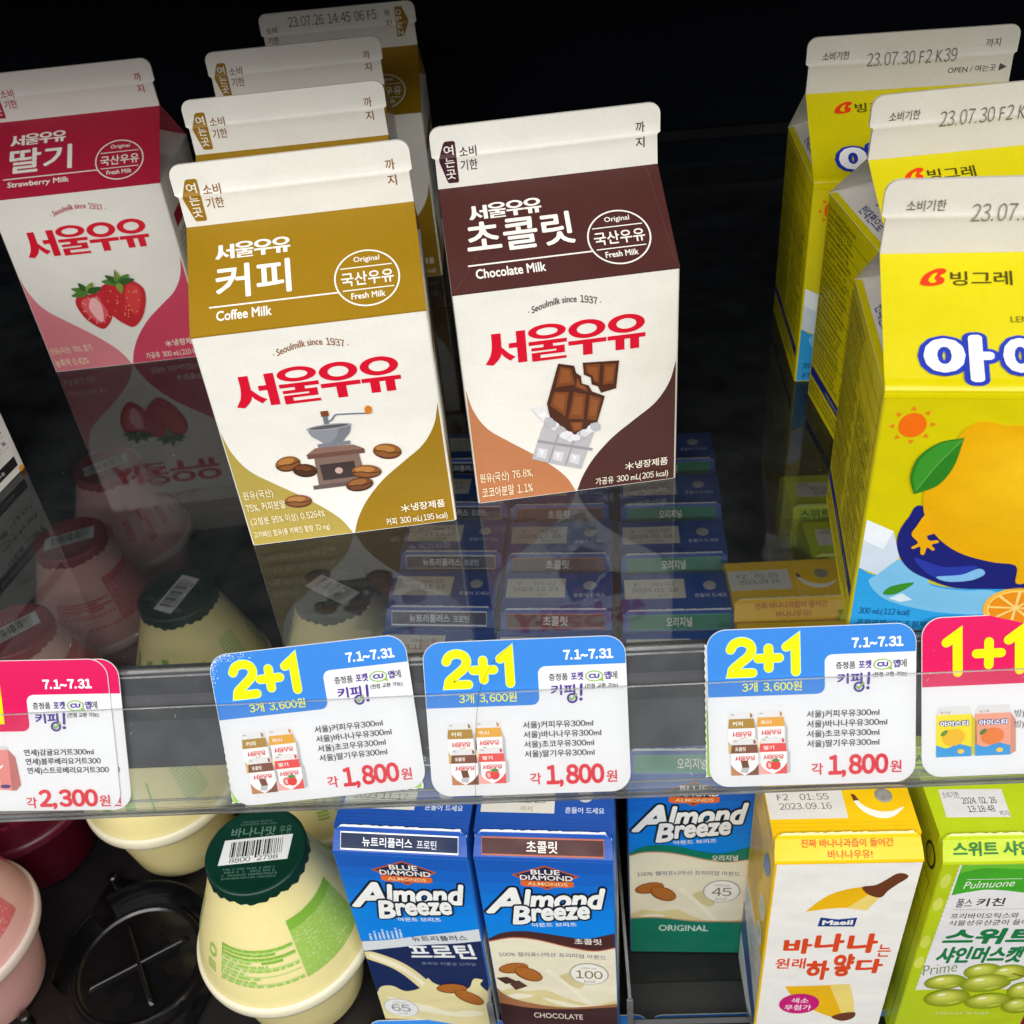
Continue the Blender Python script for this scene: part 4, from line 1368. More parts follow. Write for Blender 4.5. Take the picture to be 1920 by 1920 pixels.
def milk_bottle(label, flavour, group):
    root = empty('milk_bottle')
    tag(root, label, 'milk bottle', group)
    ban = flavour == 'banana'
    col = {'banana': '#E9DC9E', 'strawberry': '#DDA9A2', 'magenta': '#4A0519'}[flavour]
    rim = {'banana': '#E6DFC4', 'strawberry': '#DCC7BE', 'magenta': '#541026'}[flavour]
    kw = dict(rough=0.32, var=0.03, bump=0.05, scale=300)
    m, mr = ink(col, sss=0.25, **kw), ink(rim, sss=0.25, **kw)
    mb = MB()
    mb.lathe([(0.0001, 0.0002, m), (0.0215, 0.0002, m), (0.0238, 0.001, m), (0.0252, 0.0035, m), (0.0278, 0.018, m), (0.0308, 0.034, m), (0.0322, 0.0402, m), (0.0325, 0.0405, m)], 96)
    P = [(0.0352, 0.0470, m), (0.0347, 0.0480, m), (0.0343, 0.0495, m), (0.0336, 0.053, m), (0.0316, 0.0600, m), (0.0289, 0.0672, m), (0.0261, 0.0745, m), (0.0237, 0.0810, m), (0.0219, 0.0862, m), (0.0207, 0.090, m), (0.0196, 0.094, m), (0.019, 0.098, m)]
    mb.lathe(P, 96)
    mb.build('bottle_body', root, merge=True)
    mb = MB()
    mb.lathe([(0.0322, 0.0403, mr), (0.0354, 0.0405, mr), (0.0363, 0.0412, mr), (0.0366, 0.0428, mr), (0.0366, 0.0450, mr), (0.0362, 0.0464, mr), (0.0350, 0.0471, mr)], 96)
    mb.build('rim', root, merge=True)
    # printed label wrapped round the shoulder
    prof = [(p[1] * 1000, p[0] * 1000) for p in P]

    def rad(z):
        for (z0, r0), (z1, r1) in zip(prof, prof[1:]):
            if z0 <= z <= z1:
                return r0 + (r1 - r0) * (z - z0) / (z1 - z0)
        return prof[-1][1]
    if ban:
        A_, B_, C_, D_ = '#9BBE58', '#B4CA7E', '#7FAE3C', '#CFD6A4'
    elif flavour == 'strawberry':
        A_, B_, C_, D_ = '#D0686A', '#D89490', '#C8545A', '#DDA49C'
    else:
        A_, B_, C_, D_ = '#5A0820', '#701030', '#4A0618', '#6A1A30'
    rd = random.Random(9)
    mb = MB()
    na, nz = 240, 46
    z0, z1 = 56.7, 82.5

    def cell(a, z, i, j):
        a = (a + 180) % 360 - 180
        gap = (z - 51.2) % 1.7 < 0.5
        if -34 <= a <= 27 and z <= 68.2:
            row = int((z - 51.2) / 1.7)
            if abs((z - 51.2) % 1.7 - 0.25) < 0.27 and a > -33:
                return B_ if row % 2 else None
            lim = (27, -6, -2, -12, 27, 4, -8, 27, 12, 27)[row % 10]
            if a < lim:
                if row >= 7:
                    return C_ if rd.random() < 0.75 else A_
                return A_ if (int(a * 0.7 + row * 3) % 4) else (D_ if rd.random() < 0.6 else B_)
            if row == 6 and 0 < a < 16:
                return C_
            return None
        if 29 <= a <= 84 and z <= 77.5:
            if z > 72.5:
                return C_
            if gap:
                return A_
            return A_ if rd.random() < 0.8 else B_
        if -50 <= a <= -40 and z <= 64:
            return A_ if z < 56 and not gap else (A_ if 58 < z and abs(math.hypot((a + 45) * 0.6, z - 61) - 2.2) < 0.7 else None)
        if -96 <= a <= -74 and z <= 74:
            return None if gap else B_
        if 120 <= a <= 240 or a < -120:
            aa = a % 360
            u, w = (aa - 180) / 30.0, (z - 62) / 8.0
            if abs(math.sin(u * 4.2 + 0.6)) < 0.55 and abs(w) < 0.95 + 0.3 * math.sin(u * 3):
                return A_ if math.sin(u * 9) > -0.2 else C_
            return None
        return None
    for j in range(nz):
        za, zb = z0 + (z1 - z0) * j / nz, z0 + (z1 - z0) * (j + 1) / nz
        ra, rb = rad(za) + 0.07, rad(zb) + 0.07
        for i in range(na):
            c = cell(-180 + 360 * (i + 0.5) / na, (za + zb) / 2 - 5.5, i, j)
            if c is None:
                continue
            t0, t1 = R(-180 + 360 * i / na), R(-180 + 360 * (i + 1) / na)
            mb.face([((r * math.sin(t)) * MM, (-r * math.cos(t)) * MM, z * MM) for r, t, z in ((ra, t0, za), (ra, t1, za), (rb, t1, zb), (rb, t0, zb))], ink(c, 0.35, 0.05, 0.0), True)
    mb.build('printed_sleeve', root)
    mb = MB()
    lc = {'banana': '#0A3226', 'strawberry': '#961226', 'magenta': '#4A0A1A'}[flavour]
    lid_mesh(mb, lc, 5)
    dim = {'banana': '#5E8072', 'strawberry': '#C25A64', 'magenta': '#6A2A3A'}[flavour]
    a = Art(mb, Fr((0, 0, 0.09902), (1, 0, 0), (0, 1, 0)), 1, 0.35)
    a.text({'banana': '바나나맛', 'strawberry': '딸기맛', 'magenta': '딸기맛'}[flavour], -11, 6.2, 6.5, 10.4, dim, 0, 0.012)
    a.text('우유', 7.8, 6.6, 12.6, 10.2, dim, 0, 0.0)
    a.fine(-8, 11.2, 9, 13.8, 1.2, dim, 0, 0.9, random.Random(2))
    a.fine(-11, -12.6, 11, -7.0, 1.3, dim, 0, 0.8, random.Random(3))
    lid = mb.build('lid', root)
    mb = MB()
    st = [(-13.4, -6.2), (13.0, -5.0), (13.6, 6.0), (-12.8, 4.8)]
    mb.face([(x * MM, y * MM, 0.09932) for x, y in st], ink('#DADBDA', 0.4, 0.03, 0.0))
    b = Art(mb, Fr((0, 0, 0.09932), (1, 0.045, 0), (-0.045, 1, 0)), 1, 0.4)
    rd = random.Random(8)
    x = -9.8
    while x < 10:
        w = rd.choice((0.22, 0.3, 0.5, 0.75))
        b.rect(x, -2.6 if not (-1 < x < 0) else -3.6, x + w, 4.2, '#1A1C1C', 0)
        x += w + rd.choice((0.25, 0.35, 0.55))
    b.text('8800', -9.6, -5.0, -1.6, -2.9, '#1A1C1C', 0, 0.0)
    b.text('2798', 1.0, -5.0, 9.0, -2.9, '#1A1C1C', 0, 0.0)
    mb.build('barcode_sticker', lid)
    return root


GB = 'banana milk bottles with green lids'
bb = milk_bottle('cream banana milk bottle with a dark green lid, standing nearest, wholly below the price rail', 'banana', GB)
place(bb, -0.1192, 0.0176, FZ, 2)
for x, y, d, lb in ((-0.1950, 0.0960, 140, 'banana milk bottle behind the empty black tray, rim just under the price rail'),
                    (-0.1160, 0.0920, 60, 'banana milk bottle right behind the nearest one, almost hidden by the tilted blue card'),
                    (-0.1925, 0.1685, 150, 'banana milk bottle seen through the glass left of the coffee carton, lid sticker upright'),
                    (-0.1125, 0.1660, 205, 'banana milk bottle seen through the reflection of the frontmost coffee carton')):
    c = copy_tree(bb)
    place(c, x, y, FZ, d)
    c['label'] = lb
for ch in bpy.data.objects:
    if ch.name.startswith('barcode_sticker'):
        z = ch.parent.parent.rotation_euler.z
        if abs(ch.parent.parent.location.y - 0.1685) < 1e-4:
            ch.rotation_euler = (0, 0, R(70 - 150))
        elif abs(ch.parent.parent.location.y - 0.1660) < 1e-4:
            ch.rotation_euler = (0, 0, R(-38 - 205))
GS = 'strawberry milk bottles with red lids'
pb = milk_bottle('pink strawberry milk bottle cut by the picture edge, below the pink price cards', 'strawberry', GS)
place(pb, -0.2650, 0.0195, FZ, 12)
for x, y, d, lb in ((-0.2700, 0.1480, 40, 'pink strawberry milk bottle under the glass, closest to the pink price cards'),
                    (-0.2670, 0.2195, 20, 'pink strawberry milk bottle under the glass, in the middle of three red lids'),
                    (-0.2700, 0.2900, 210, 'pink strawberry milk bottle under the glass, farthest back, below the strawberry carton')):
    c = copy_tree(pb)
    place(c, x, y, FZ, d)
    c['label'] = lb
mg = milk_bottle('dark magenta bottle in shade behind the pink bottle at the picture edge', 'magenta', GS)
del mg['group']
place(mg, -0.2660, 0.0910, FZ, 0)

# ------------------------------------------------------------------ brick packs
PW, PD, PT, PR_ = 48.6, 37.4, 121.0, 128.5


def pack_shell(root, body_c, top_c, torn='#E4E6EA', pt=PT, pr=PR_, edge=None, rough=0.33):
    """straight pack with a slanted front lip and a folded top; returns builders for its three parts"""
    hw = PW / 2
    r = 0.8
    mb = MB()
    pts = []
    for cx, cy, a in ((hw - r, r, -90), (hw - r, PD - r, 0), (-hw + r, PD - r, 90), (-hw + r, r, 180)):
        pts += [((cx + r * math.cos(R(a + t * 30))) * MM, (cy + r * math.sin(R(a + t * 30))) * MM) for t in range(4)]
    mb.prism(pts, 0.0002, pt * MM, ink(edge or body_c, rough), True)
    # slanted lip
    ml = MB()
    m = ink(top_c, rough)
    n = 10
    rows = [(0.0, pt, hw), (0.35, pt + 0.9, hw - 0.1), (3.0, pt + (pr - pt) * 0.5, hw - 0.3), (5.2, pr - 1.2, hw - 0.7), (5.8, pr - 0.2, hw - 1.6), (6.1, pr + 0.1, hw - 2.4)]
    v = [(t * w * MM, y * MM, z * MM) for y, z, w in rows for t in (-1, 1)]
    ml.mesh(v, [(2 * k, 2 * k + 1, 2 * k + 3, 2 * k + 2) for k in range(len(rows) - 1)], m)
    v3 = v + [(t * w * MM, 6.6 * MM, z * MM) for y, z, w in rows for t in (-1, 1)]
    N = len(v)
    ml.mesh(v3, [(2 * k, 2 * k + 2, N + 2 * k + 2, N + 2 * k) for k in range(len(rows) - 1)] + [(2 * k + 3, 2 * k + 1, N + 2 * k + 1, N + 2 * k + 3) for k in range(len(rows) - 1)], m)
    # torn paper edge along the lip
    rd = random.Random(6)
    q = []
    for k in range(41):
        t = -1 + 2 * k / 40
        drop = 2.6 * max(0, abs(t) - 0.9) / 0.1 if abs(t) > 0.9 else 0
        x = t * (hw - 0.5)
        zz = pr + 0.15 - drop * 0.8
        yy = 6.1 - drop * 0.35
        q += [(x * MM, (yy - 0.25) * MM, zz * MM), (x * MM, (yy + rd.uniform(0.25, 0.7)) * MM, (zz + rd.uniform(0.1, 0.35)) * MM)]
    ml.mesh(q, [(2 * k, 2 * k + 2, 2 * k + 3, 2 * k + 1) for k in range(40)], ink(torn, 0.6))
    # top
    mt = MB()
    sec = [(6.65, pt + 0.02), (PD - 0.3, pt + 0.02), (PD - 0.5, pt + 0.9), (PD - 5.6, pr - 1.3), (PD - 6.6, pr - 0.7), (6.65, pr - 0.7)]
    e0, e1 = -(hw - 0.05), hw - 0.05
    v = [(x * MM, y * MM, z * MM) for x in (e0, e1) for y, z in sec]
    k = len(sec)
    mt.mesh(v, [tuple(range(k))[::-1], tuple(range(k, 2 * k))] + [(i, (i + 1) % k, k + (i + 1) % k, k + i) for i in range(k)], m)
    return mb, ml, mt, Fr((-hw * MM, 0, 0), (1, 0, 0), (0, 0, 1)), Fr((-hw * MM, 0, pt * MM), (1, 0, 0), (0, 6.0, pr - pt), lambda x, y: 0.25), Fr((-hw * MM, 6.1 * MM, (pr - 0.7) * MM), (1, 0, 0), (0, 1, 0))


def foil_seal(root_part, x, y, z, c='#B9BABC'):
    mb = MB()
    f = ink(c, 0.28, 0.35, 0.6, 500, 0.8)
    mb.lathe([(0.0001, z + 0.00025, f), (0.0022, z + 0.00032, f), (0.0029, z + 0.00012, f)], 26, (x, y))
    return mb.build('foil_seal', root_part)


def almonds(a, pts, l):
    for (cx, cy, rx, ry, rot) in pts:
        rx, ry = rx * 1.2, ry * 1.25
        a.ell(cx, cy, rx, ry, '#8A4E20', l, rot)
        a.ell(cx + 0.1, cy + 0.3, rx * 0.92, ry * 0.8, '#B46E2E', l + 0.4, rot)
        ca, sa = math.cos(R(rot)), math.sin(R(rot))
        for k in (-0.4, 0, 0.4):
            a.stroke([(cx + x * rx * ca - k * ry * sa * (1 - x * x), cy + x * rx * sa + k * ry * ca * (1 - x * x)) for x in (-0.8, -0.4, 0, 0.4, 0.8)], 0.22, '#9A5C26', l + 0.8)
        l += 1.5


def splash(a, base, lite, dark, l):
    a.poly(spline([(22, 50), (25, 46), (31, 36), (37, 26), (38.4, 24)], 5) + spline([(35.6, 22.6), (33.0, 29), (27, 39), (19.6, 48)], 5), lite, l)
    a.poly(spline([(0.8, 30), (6, 33.4), (12, 32), (20, 33.6), (26, 29), (34, 24.6), (38, 23.4), (44, 25.6), (48, 28)], 5) + [(48, 20), (0.8, 20)], base, l + 0.5)
    a.poly(spline([(18, 27.6), (26, 25.0), (34, 22.6), (41, 24.2), (45, 23.2), (38, 20.6), (26, 21.6)], 5, True), lite, l + 1)
    a.poly(spline([(3, 27), (9, 30.0), (15, 28.6), (8, 25.6)], 5, True), lite, l + 1)
    a.poly(spline([(26, 44), (30, 47.4), (33, 44.6), (36, 42), (34, 36), (30, 38)], 5, True), dark, l - 0.5)


def nut_pack(kind, label, group):
    root = empty('drink_pack')
    tag(root, label, 'drink pack', group)
    TOP = '#1E4FA6'
    mb, ml, mt, fr, ff, ft = pack_shell(root, '#E9E4CF', TOP, edge='#2A72C8' if kind != 'x' else None)
    a = Art(mb, fr, 1, 0.33)
    # blue field, slightly lighter towards the middle as printed
    cols = ('#1C5CBC', '#1A66C8', '#176FD2', '#1478DA', '#1080E2', '#0D86E8')
    hw = PW
    for k, c in enumerate(cols):
        ya, yb = 120.6 - k * 7, 120.6 - (k + 1) * 7 if k < 5 else 64
        a.rect(0.5, yb, hw - 0.5, ya, c, 0)
    # emblem
    a.poly([(12.6, 112.4), (24.8, 118.4), (36.6, 112.4), (24.8, 103.4)], '#B85A34', 2)
    a.poly([(14.2, 112.4), (24.8, 117.6), (35.0, 112.4), (24.8, 104.6)], '#2A2C4C', 3)
    a.text('BLUE', 19.6, 113.0, 29.8, 116.0, '#F2EEE6', 4, 0.02)
    a.text('DIAMOND', 15.6, 109.6, 34.2, 112.6, '#F2EEE6', 4, 0.02)
    a.poly([(15.6, 106.4), (15.6, 109.2), (34.4, 109.2), (34.4, 106.4), (32.6, 105.6), (17.4, 105.6)], '#DE6A2C', 5)
    a.text('ALMONDS', 18.0, 106.5, 32.2, 108.5, '#F6D8A8', 6, 0.012)
    a.line('A', (1.4, 87.2), (15.6, 88.6), 16.2, '#F5F6F4', 4.5, 0.036, [(0.085, '#15202E', 2)], 0.42)
    a.line('lmond', (15.4, 90.2), (46.4, 92.6), 13.4, '#F5F6F4', 5.5, 0.040, [(0.10, '#15202E', 2.4)], 0.34)
    a.line('B', (10.8, 80.8), (18.6, 81.6), 12.2, '#F5F6F4', 9.5, 0.036, [(0.09, '#15202E', 7)], 0.30)
    a.line('reeze', (18.0, 83.2), (40.2, 86.2), 8.6, '#F5F6F4', 9.0, 0.040, [(0.11, '#15202E', 7.4)], 0.30)
    a.line('아몬드 브리즈', (17.8, 79.0), (34.4, 80.4), 2.7, '#F1F3F2', 2, 0.016)
    wt = spline([(0.5, 69.8), (6.7, 74.4), (16.1, 75.8), (28.4, 73.4), (37.6, 72.2), (48.1, 76.6)], 6)
    if kind == 'protein':
        wt = spline([(0.5, 63.0), (10.9, 65.2), (24.8, 69.6), (38.2, 73.6), (48.1, 76.8)], 6)
        wb = spline([(0.5, 56.2), (13.4, 60.0), (23.9, 63.0), (37.2, 65.6), (48.1, 68.6)], 6)
        a.poly(wt + [(48.1, 0.6), (0.5, 0.6)], '#DADFE4', 2)
        a.poly(wb + [(48.1, 0.6), (0.5, 0.6)], '#1B2A58', 3)
        for k, (x, h) in enumerate(((4.4, 4), (6.4, 5.6), (8.2, 4.2), (9.8, 6.4), (11.6, 5), (13.4, 4.4), (15.2, 6.8), (16.8, 5.4))):
            b0 = 64.6 + k * 0.42
            a.rect(x, b0, x + 0.9, b0 + h - 1.0, '#BFD8F0', 2.5)
            a.ell(x + 0.45, b0 + h, 0.5, 0.5, '#D6E6F6', 2.5, 0, 10)
        a.line('뉴트리플러스', (21.4, 65.4), (43.2, 68.6), 3.6, '#3A4048', 4, 0.012)
        a.line('프로틴', (19.4, 52.6), (45.4, 55.6), 10.4, '#F1F2F3', 5, 0.03)
        a.line('풍부한 식물성 단백질', (22.6, 48.6), (44.4, 50.4), 2.2, '#8A93B0', 5, 0.0)
        cream, lite, dk = '#E9DDA6', '#F6F0D2', '#D8CB8E'
        a.poly(spline([(0.5, 55.8), (5, 55.6), (15.4, 48.6), (23.6, 35.4), (30.4, 14.0)], 6) + spline([(26.6, 13.6), (19.0, 30.6), (11.0, 43.6), (0.5, 50.6)], 6), cream, 5)
        a.poly(spline([(2, 54.4), (6, 53.4), (15.0, 46.0), (22.6, 33.4), (28.6, 16)], 6) + spline([(27.6, 16), (20.8, 32), (13.0, 44), (2, 52.0)], 6), lite, 6)
        a.poly(spline([(0.5, 24), (3.0, 29.4), (8, 30.6), (13, 27), (20, 31), (23.4, 38.6), (25.4, 35.4), (29, 33), (36, 31), (40, 33.6), (42.4, 40.4), (46, 40), (44.6, 36.4), (47.0, 31.6), (48.1, 34)], 5) + [(48.1, 0.6), (0.5, 0.6)], cream, 7)
        a.poly(spline([(4, 22), (12, 19), (22, 16), (30, 12.4), (38, 15), (44, 13), (36, 9), (24, 10), (10, 14)], 5, True), lite, 8)
        almonds(a, ((32.6, 31.8, 5.4, 3.0, 12), (39.0, 25.6, 5.8, 3.2, -44)), 9)
        a.ell(9.0, 13.2, 7.4, 7.4, '#C9CCD2', 10, -18)
        a.ell(9.0, 13.2, 6.9, 6.9, '#F2F2F0', 11, -18)
        a.text('65', 4.9, 10.4, 13.0, 16.2, '#8C8F98', 12, 0.006)
        a.text('190 mL', 6.0, 17.2, 12.0, 18.4, '#A0A3AA', 12, 0.0)
        a.text('kcal', 7.2, 7.8, 11.0, 9.4, '#A0A3AA', 12, 0.0)
        strip, trim, flt = '#152448', '#E9ECF2', '뉴트리플러스 프로틴'
    else:
        band, trim = ('#4B2A2A', '#B4654A') if kind == 'choc' else ('#0F7C62', '#B9906A')
        wb = spline([(0.5, 68.4), (9.5, 71.6), (18.9, 70.8), (31.2, 66.2), (40.5, 64.4), (48.1, 67.2)], 6)
        if kind == 'orig':
            wt = spline([(0.5, 80.0), (7.1, 84.6), (17.1, 85.0), (27.2, 81.6), (37.3, 80.0), (48.1, 84.6)], 6)
            wb = spline([(0.5, 78.6), (7.1, 81.0), (17.2, 80.4), (32.4, 75.6), (40, 74.6), (48.1, 76.4)], 6)
            wt, wb = [(x, y - 6.5) for x, y in wt], [(x, y - 6.5) for x, y in wb]
        a.poly(wt + [(48.1, 0.6), (0.5, 0.6)], band, 2)
        a.poly([(x, y) for x, y in wb] + [(48.1, 0.6), (0.5, 0.6)], trim, 3)
        a.poly([(x, y - 0.7) for x, y in wb] + [(48.1, 0.6), (0.5, 0.6)], '#EDE6CB', 4)
        a.line('초콜릿' if kind == 'choc' else '오리지널', (33.0, 68.4), (43.2, 68.6), 4.0, '#F0EAE0', 5, 0.012)
        a.line('100% 캘리포니아산 프리미엄 아몬드', (3.4, 57.4), (44.6, 58.0), 3.0, '#4A4C86', 5, 0.004, arc=1.0)
        splash(a, '#E0D29A', '#F5EFD6', '#D9CC98', 5.5)
        almonds(a, ((8.4, 49.4, 5.2, 2.9, 24), (14.0, 45.4, 5.2, 3.4, -44)), 8)
        if kind == 'choc':
            a.poly([(0.9, 41.4), (5.4, 42.6), (9.2, 39.2), (4.4, 37.0)], '#4A3028', 8)
            a.poly([(6.0, 37.4), (9.6, 40.4), (13.0, 36.2), (8.0, 32.8)], '#5A3A30', 9)
            a.poly([(0.6, 34)] + spline([(0.6, 34), (3, 29), (10, 24), (24, 20.6), (36, 22.0), (48.1, 25.4)], 5) + [(48.1, 0.6), (0.6, 0.6)], '#A8714C', 9)
            a.poly([(0.6, 30.4)] + spline([(0.6, 22), (14, 19.0), (30, 19.6), (48.1, 23.0)], 5) + [(48.1, 0.6), (0.6, 0.6)], '#43292A', 10)
            a.text('CHOCOLATE', 14, 11.4, 34, 15.6, '#E6D9CC', 11, 0.01)
            n, sx = '100', 0
        else:
            a.poly([(0.6, 27.6)] + spline([(0.6, 27.6), (12.5, 28.2), (28.9, 25.6), (48.1, 25.6)], 5) + [(48.1, 0.6), (0.6, 0.6)], '#C8A27C', 9)
            a.poly([(0.6, 26.8)] + spline([(0.6, 26.8), (12.5, 27.4), (28.9, 24.8), (48.1, 24.8)], 5) + [(48.1, 0.6), (0.6, 0.6)], '#0E7A60', 10)
            a.text('ORIGINAL', 12.4, 17.6, 33.2, 22.2, '#D6EAE2', 11, 0.012)
            n, sx = '45', 1.2
        a.ell(37.7, 47.6, 7.5, 7.9, '#A7A9A6', 10)
        a.ell(37.7, 47.6, 7.05, 7.45, '#F4F1E6', 11)
        a.text(n, 32.5 + sx, 44.4, 42.9 - sx, 50.2, '#7A6A48', 12, 0.002)
        a.text('190 mL', 34.6, 51.4, 41.0, 52.8, '#9A917A', 12, 0.0)
        a.text('kcal', 35.6, 41.4, 39.8, 43.2, '#9A917A', 12, 0.0)
        strip, flt = band, '초콜릿' if kind == 'choc' else '오리지널'
        trim = '#B4654A' if kind == 'choc' else '#2A8E6E'
    for i, f2 in enumerate((Fr((-PW / 2 * MM, PD * MM, 0), (0, -1, 0), (0, 0, 1)), Fr((PW / 2 * MM, 0, 0), (0, 1, 0), (0, 0, 1)))):
        s = Art(mb, f2, 1, 0.33)
        s.rect(0.8, 0.6, PD - 0.8, 66, '#E6E0CA' if kind != 'protein' else '#D8DCE0', 0)
        s.fine(3, 6, PD - 3, 62, 2.2, '#7A7668', 1, 0.9, random.Random(60 + i))
    mb.build('body', root)
    f = Art(ml, ff, 1, 0.33)
    f.rect(3.0, 1.5, 45.4, 8.0, trim if kind != 'orig' else '#2A9070', 0)
    f.rect(3.2, 2.1, 45.2, 7.5, strip, 1)
    if kind == 'protein':
        f.text('뉴트리플러스', 11.0, 3.0, 29.0, 6.4, '#E8ECF2', 2, 0.014)
        f.text('프로틴', 30.6, 3.1, 37.6, 6.1, '#D8DEE8', 2, 0.006)
    else:
        f.text(flt, 18.6, 2.7, 29.4, 6.9, '#EDE8DE', 2, 0.014)
    ml.build('slanted_lip', root)
    t = Art(mt, ft, 1, 0.33)
    t.rect(1.6, 8.4, 27.8, 21.0, '#D9D6CB', 0)
    t.text({'protein': '2023.11.17', 'choc': '2023.12.23', 'orig': '2024.01.18'}[kind], 4.6, 12.6, 24.6, 15.2, '#6A6860', 1, 0.0)
    t.text({'protein': 'V     04:19', 'choc': 'V     00:22', 'orig': 'F     00:02'}[kind], 6.0, 16.6, 23.6, 18.8, '#77756C', 1, 0.0)
    t.text('까지', 15.6, 9.0, 20.0, 11.2, '#A59A78', 1, 0.0)
    t.text('흔들어 드세요', 31.6, 8.6, 45.4, 11.2, '#D4DDF0', 1, 0.014)
    for k in range(4):
        t.rect(0.4, 1.4 + k * 1.5, PW - 0.4, 1.55 + k * 1.5, '#18438E', 0)
    tp = mt.build('top_panel', root)
    foil_seal(tp, (38.6 - PW / 2) * MM, (6.1 + 16.2) * MM, (PR_ - 0.7) * MM)
    return root


def row(first, x0, y0, rows, dxy, yaw, labels):
    place(first, x0 + dxy[0] * rows[0], y0 + dxy[1] * rows[0], FZ, yaw)
    first['label'] = labels[0]
    rd = random.Random(int(x0 * 1e4) & 255)
    for k, lb in zip(rows[1:], labels[1:]):
        c = copy_tree(first)
        place(c, x0 + dxy[0] * k + rd.uniform(-0.0006, 0.0006), y0 + dxy[1] * k, FZ, yaw + rd.uniform(-0.8, 0.8))
        c['label'] = lb


NTH = ('first', 'second', 'third', 'fourth', 'fifth', 'sixth', 'seventh')


def labels(desc, front, n, start=0):
    return [front] + ['%s, %s from the front of its row' % (desc, NTH[k]) for k in range(start + 1, start + n)]


row(nut_pack('protein', '', 'navy strip almond drink packs'), -0.0584, -0.0024, range(7), (0.0021, 0.0378), -5.5,
    labels('blue almond drink pack with a navy flavour strip', 'blue almond drink pack with navy protein panel at the front, beside the green lidded bottle', 7))
row(nut_pack('choc', '', 'brown strip almond drink packs'), -0.0080, -0.0062, range(7), (0.0021, 0.0373), -4.2,
    labels('blue almond drink pack with a brown flavour strip', 'blue almond drink pack with brown wave and 100 badge, front of its row', 7))
row(nut_pack('orig', '', 'green strip almond drink packs'), 0.0455, -0.0105, range(1, 7), (0.0021, 0.0373), -2.5,
    labels('blue almond drink pack with a green flavour strip', 'blue almond drink pack with green base and 45 badge, set back from the shelf edge', 6))


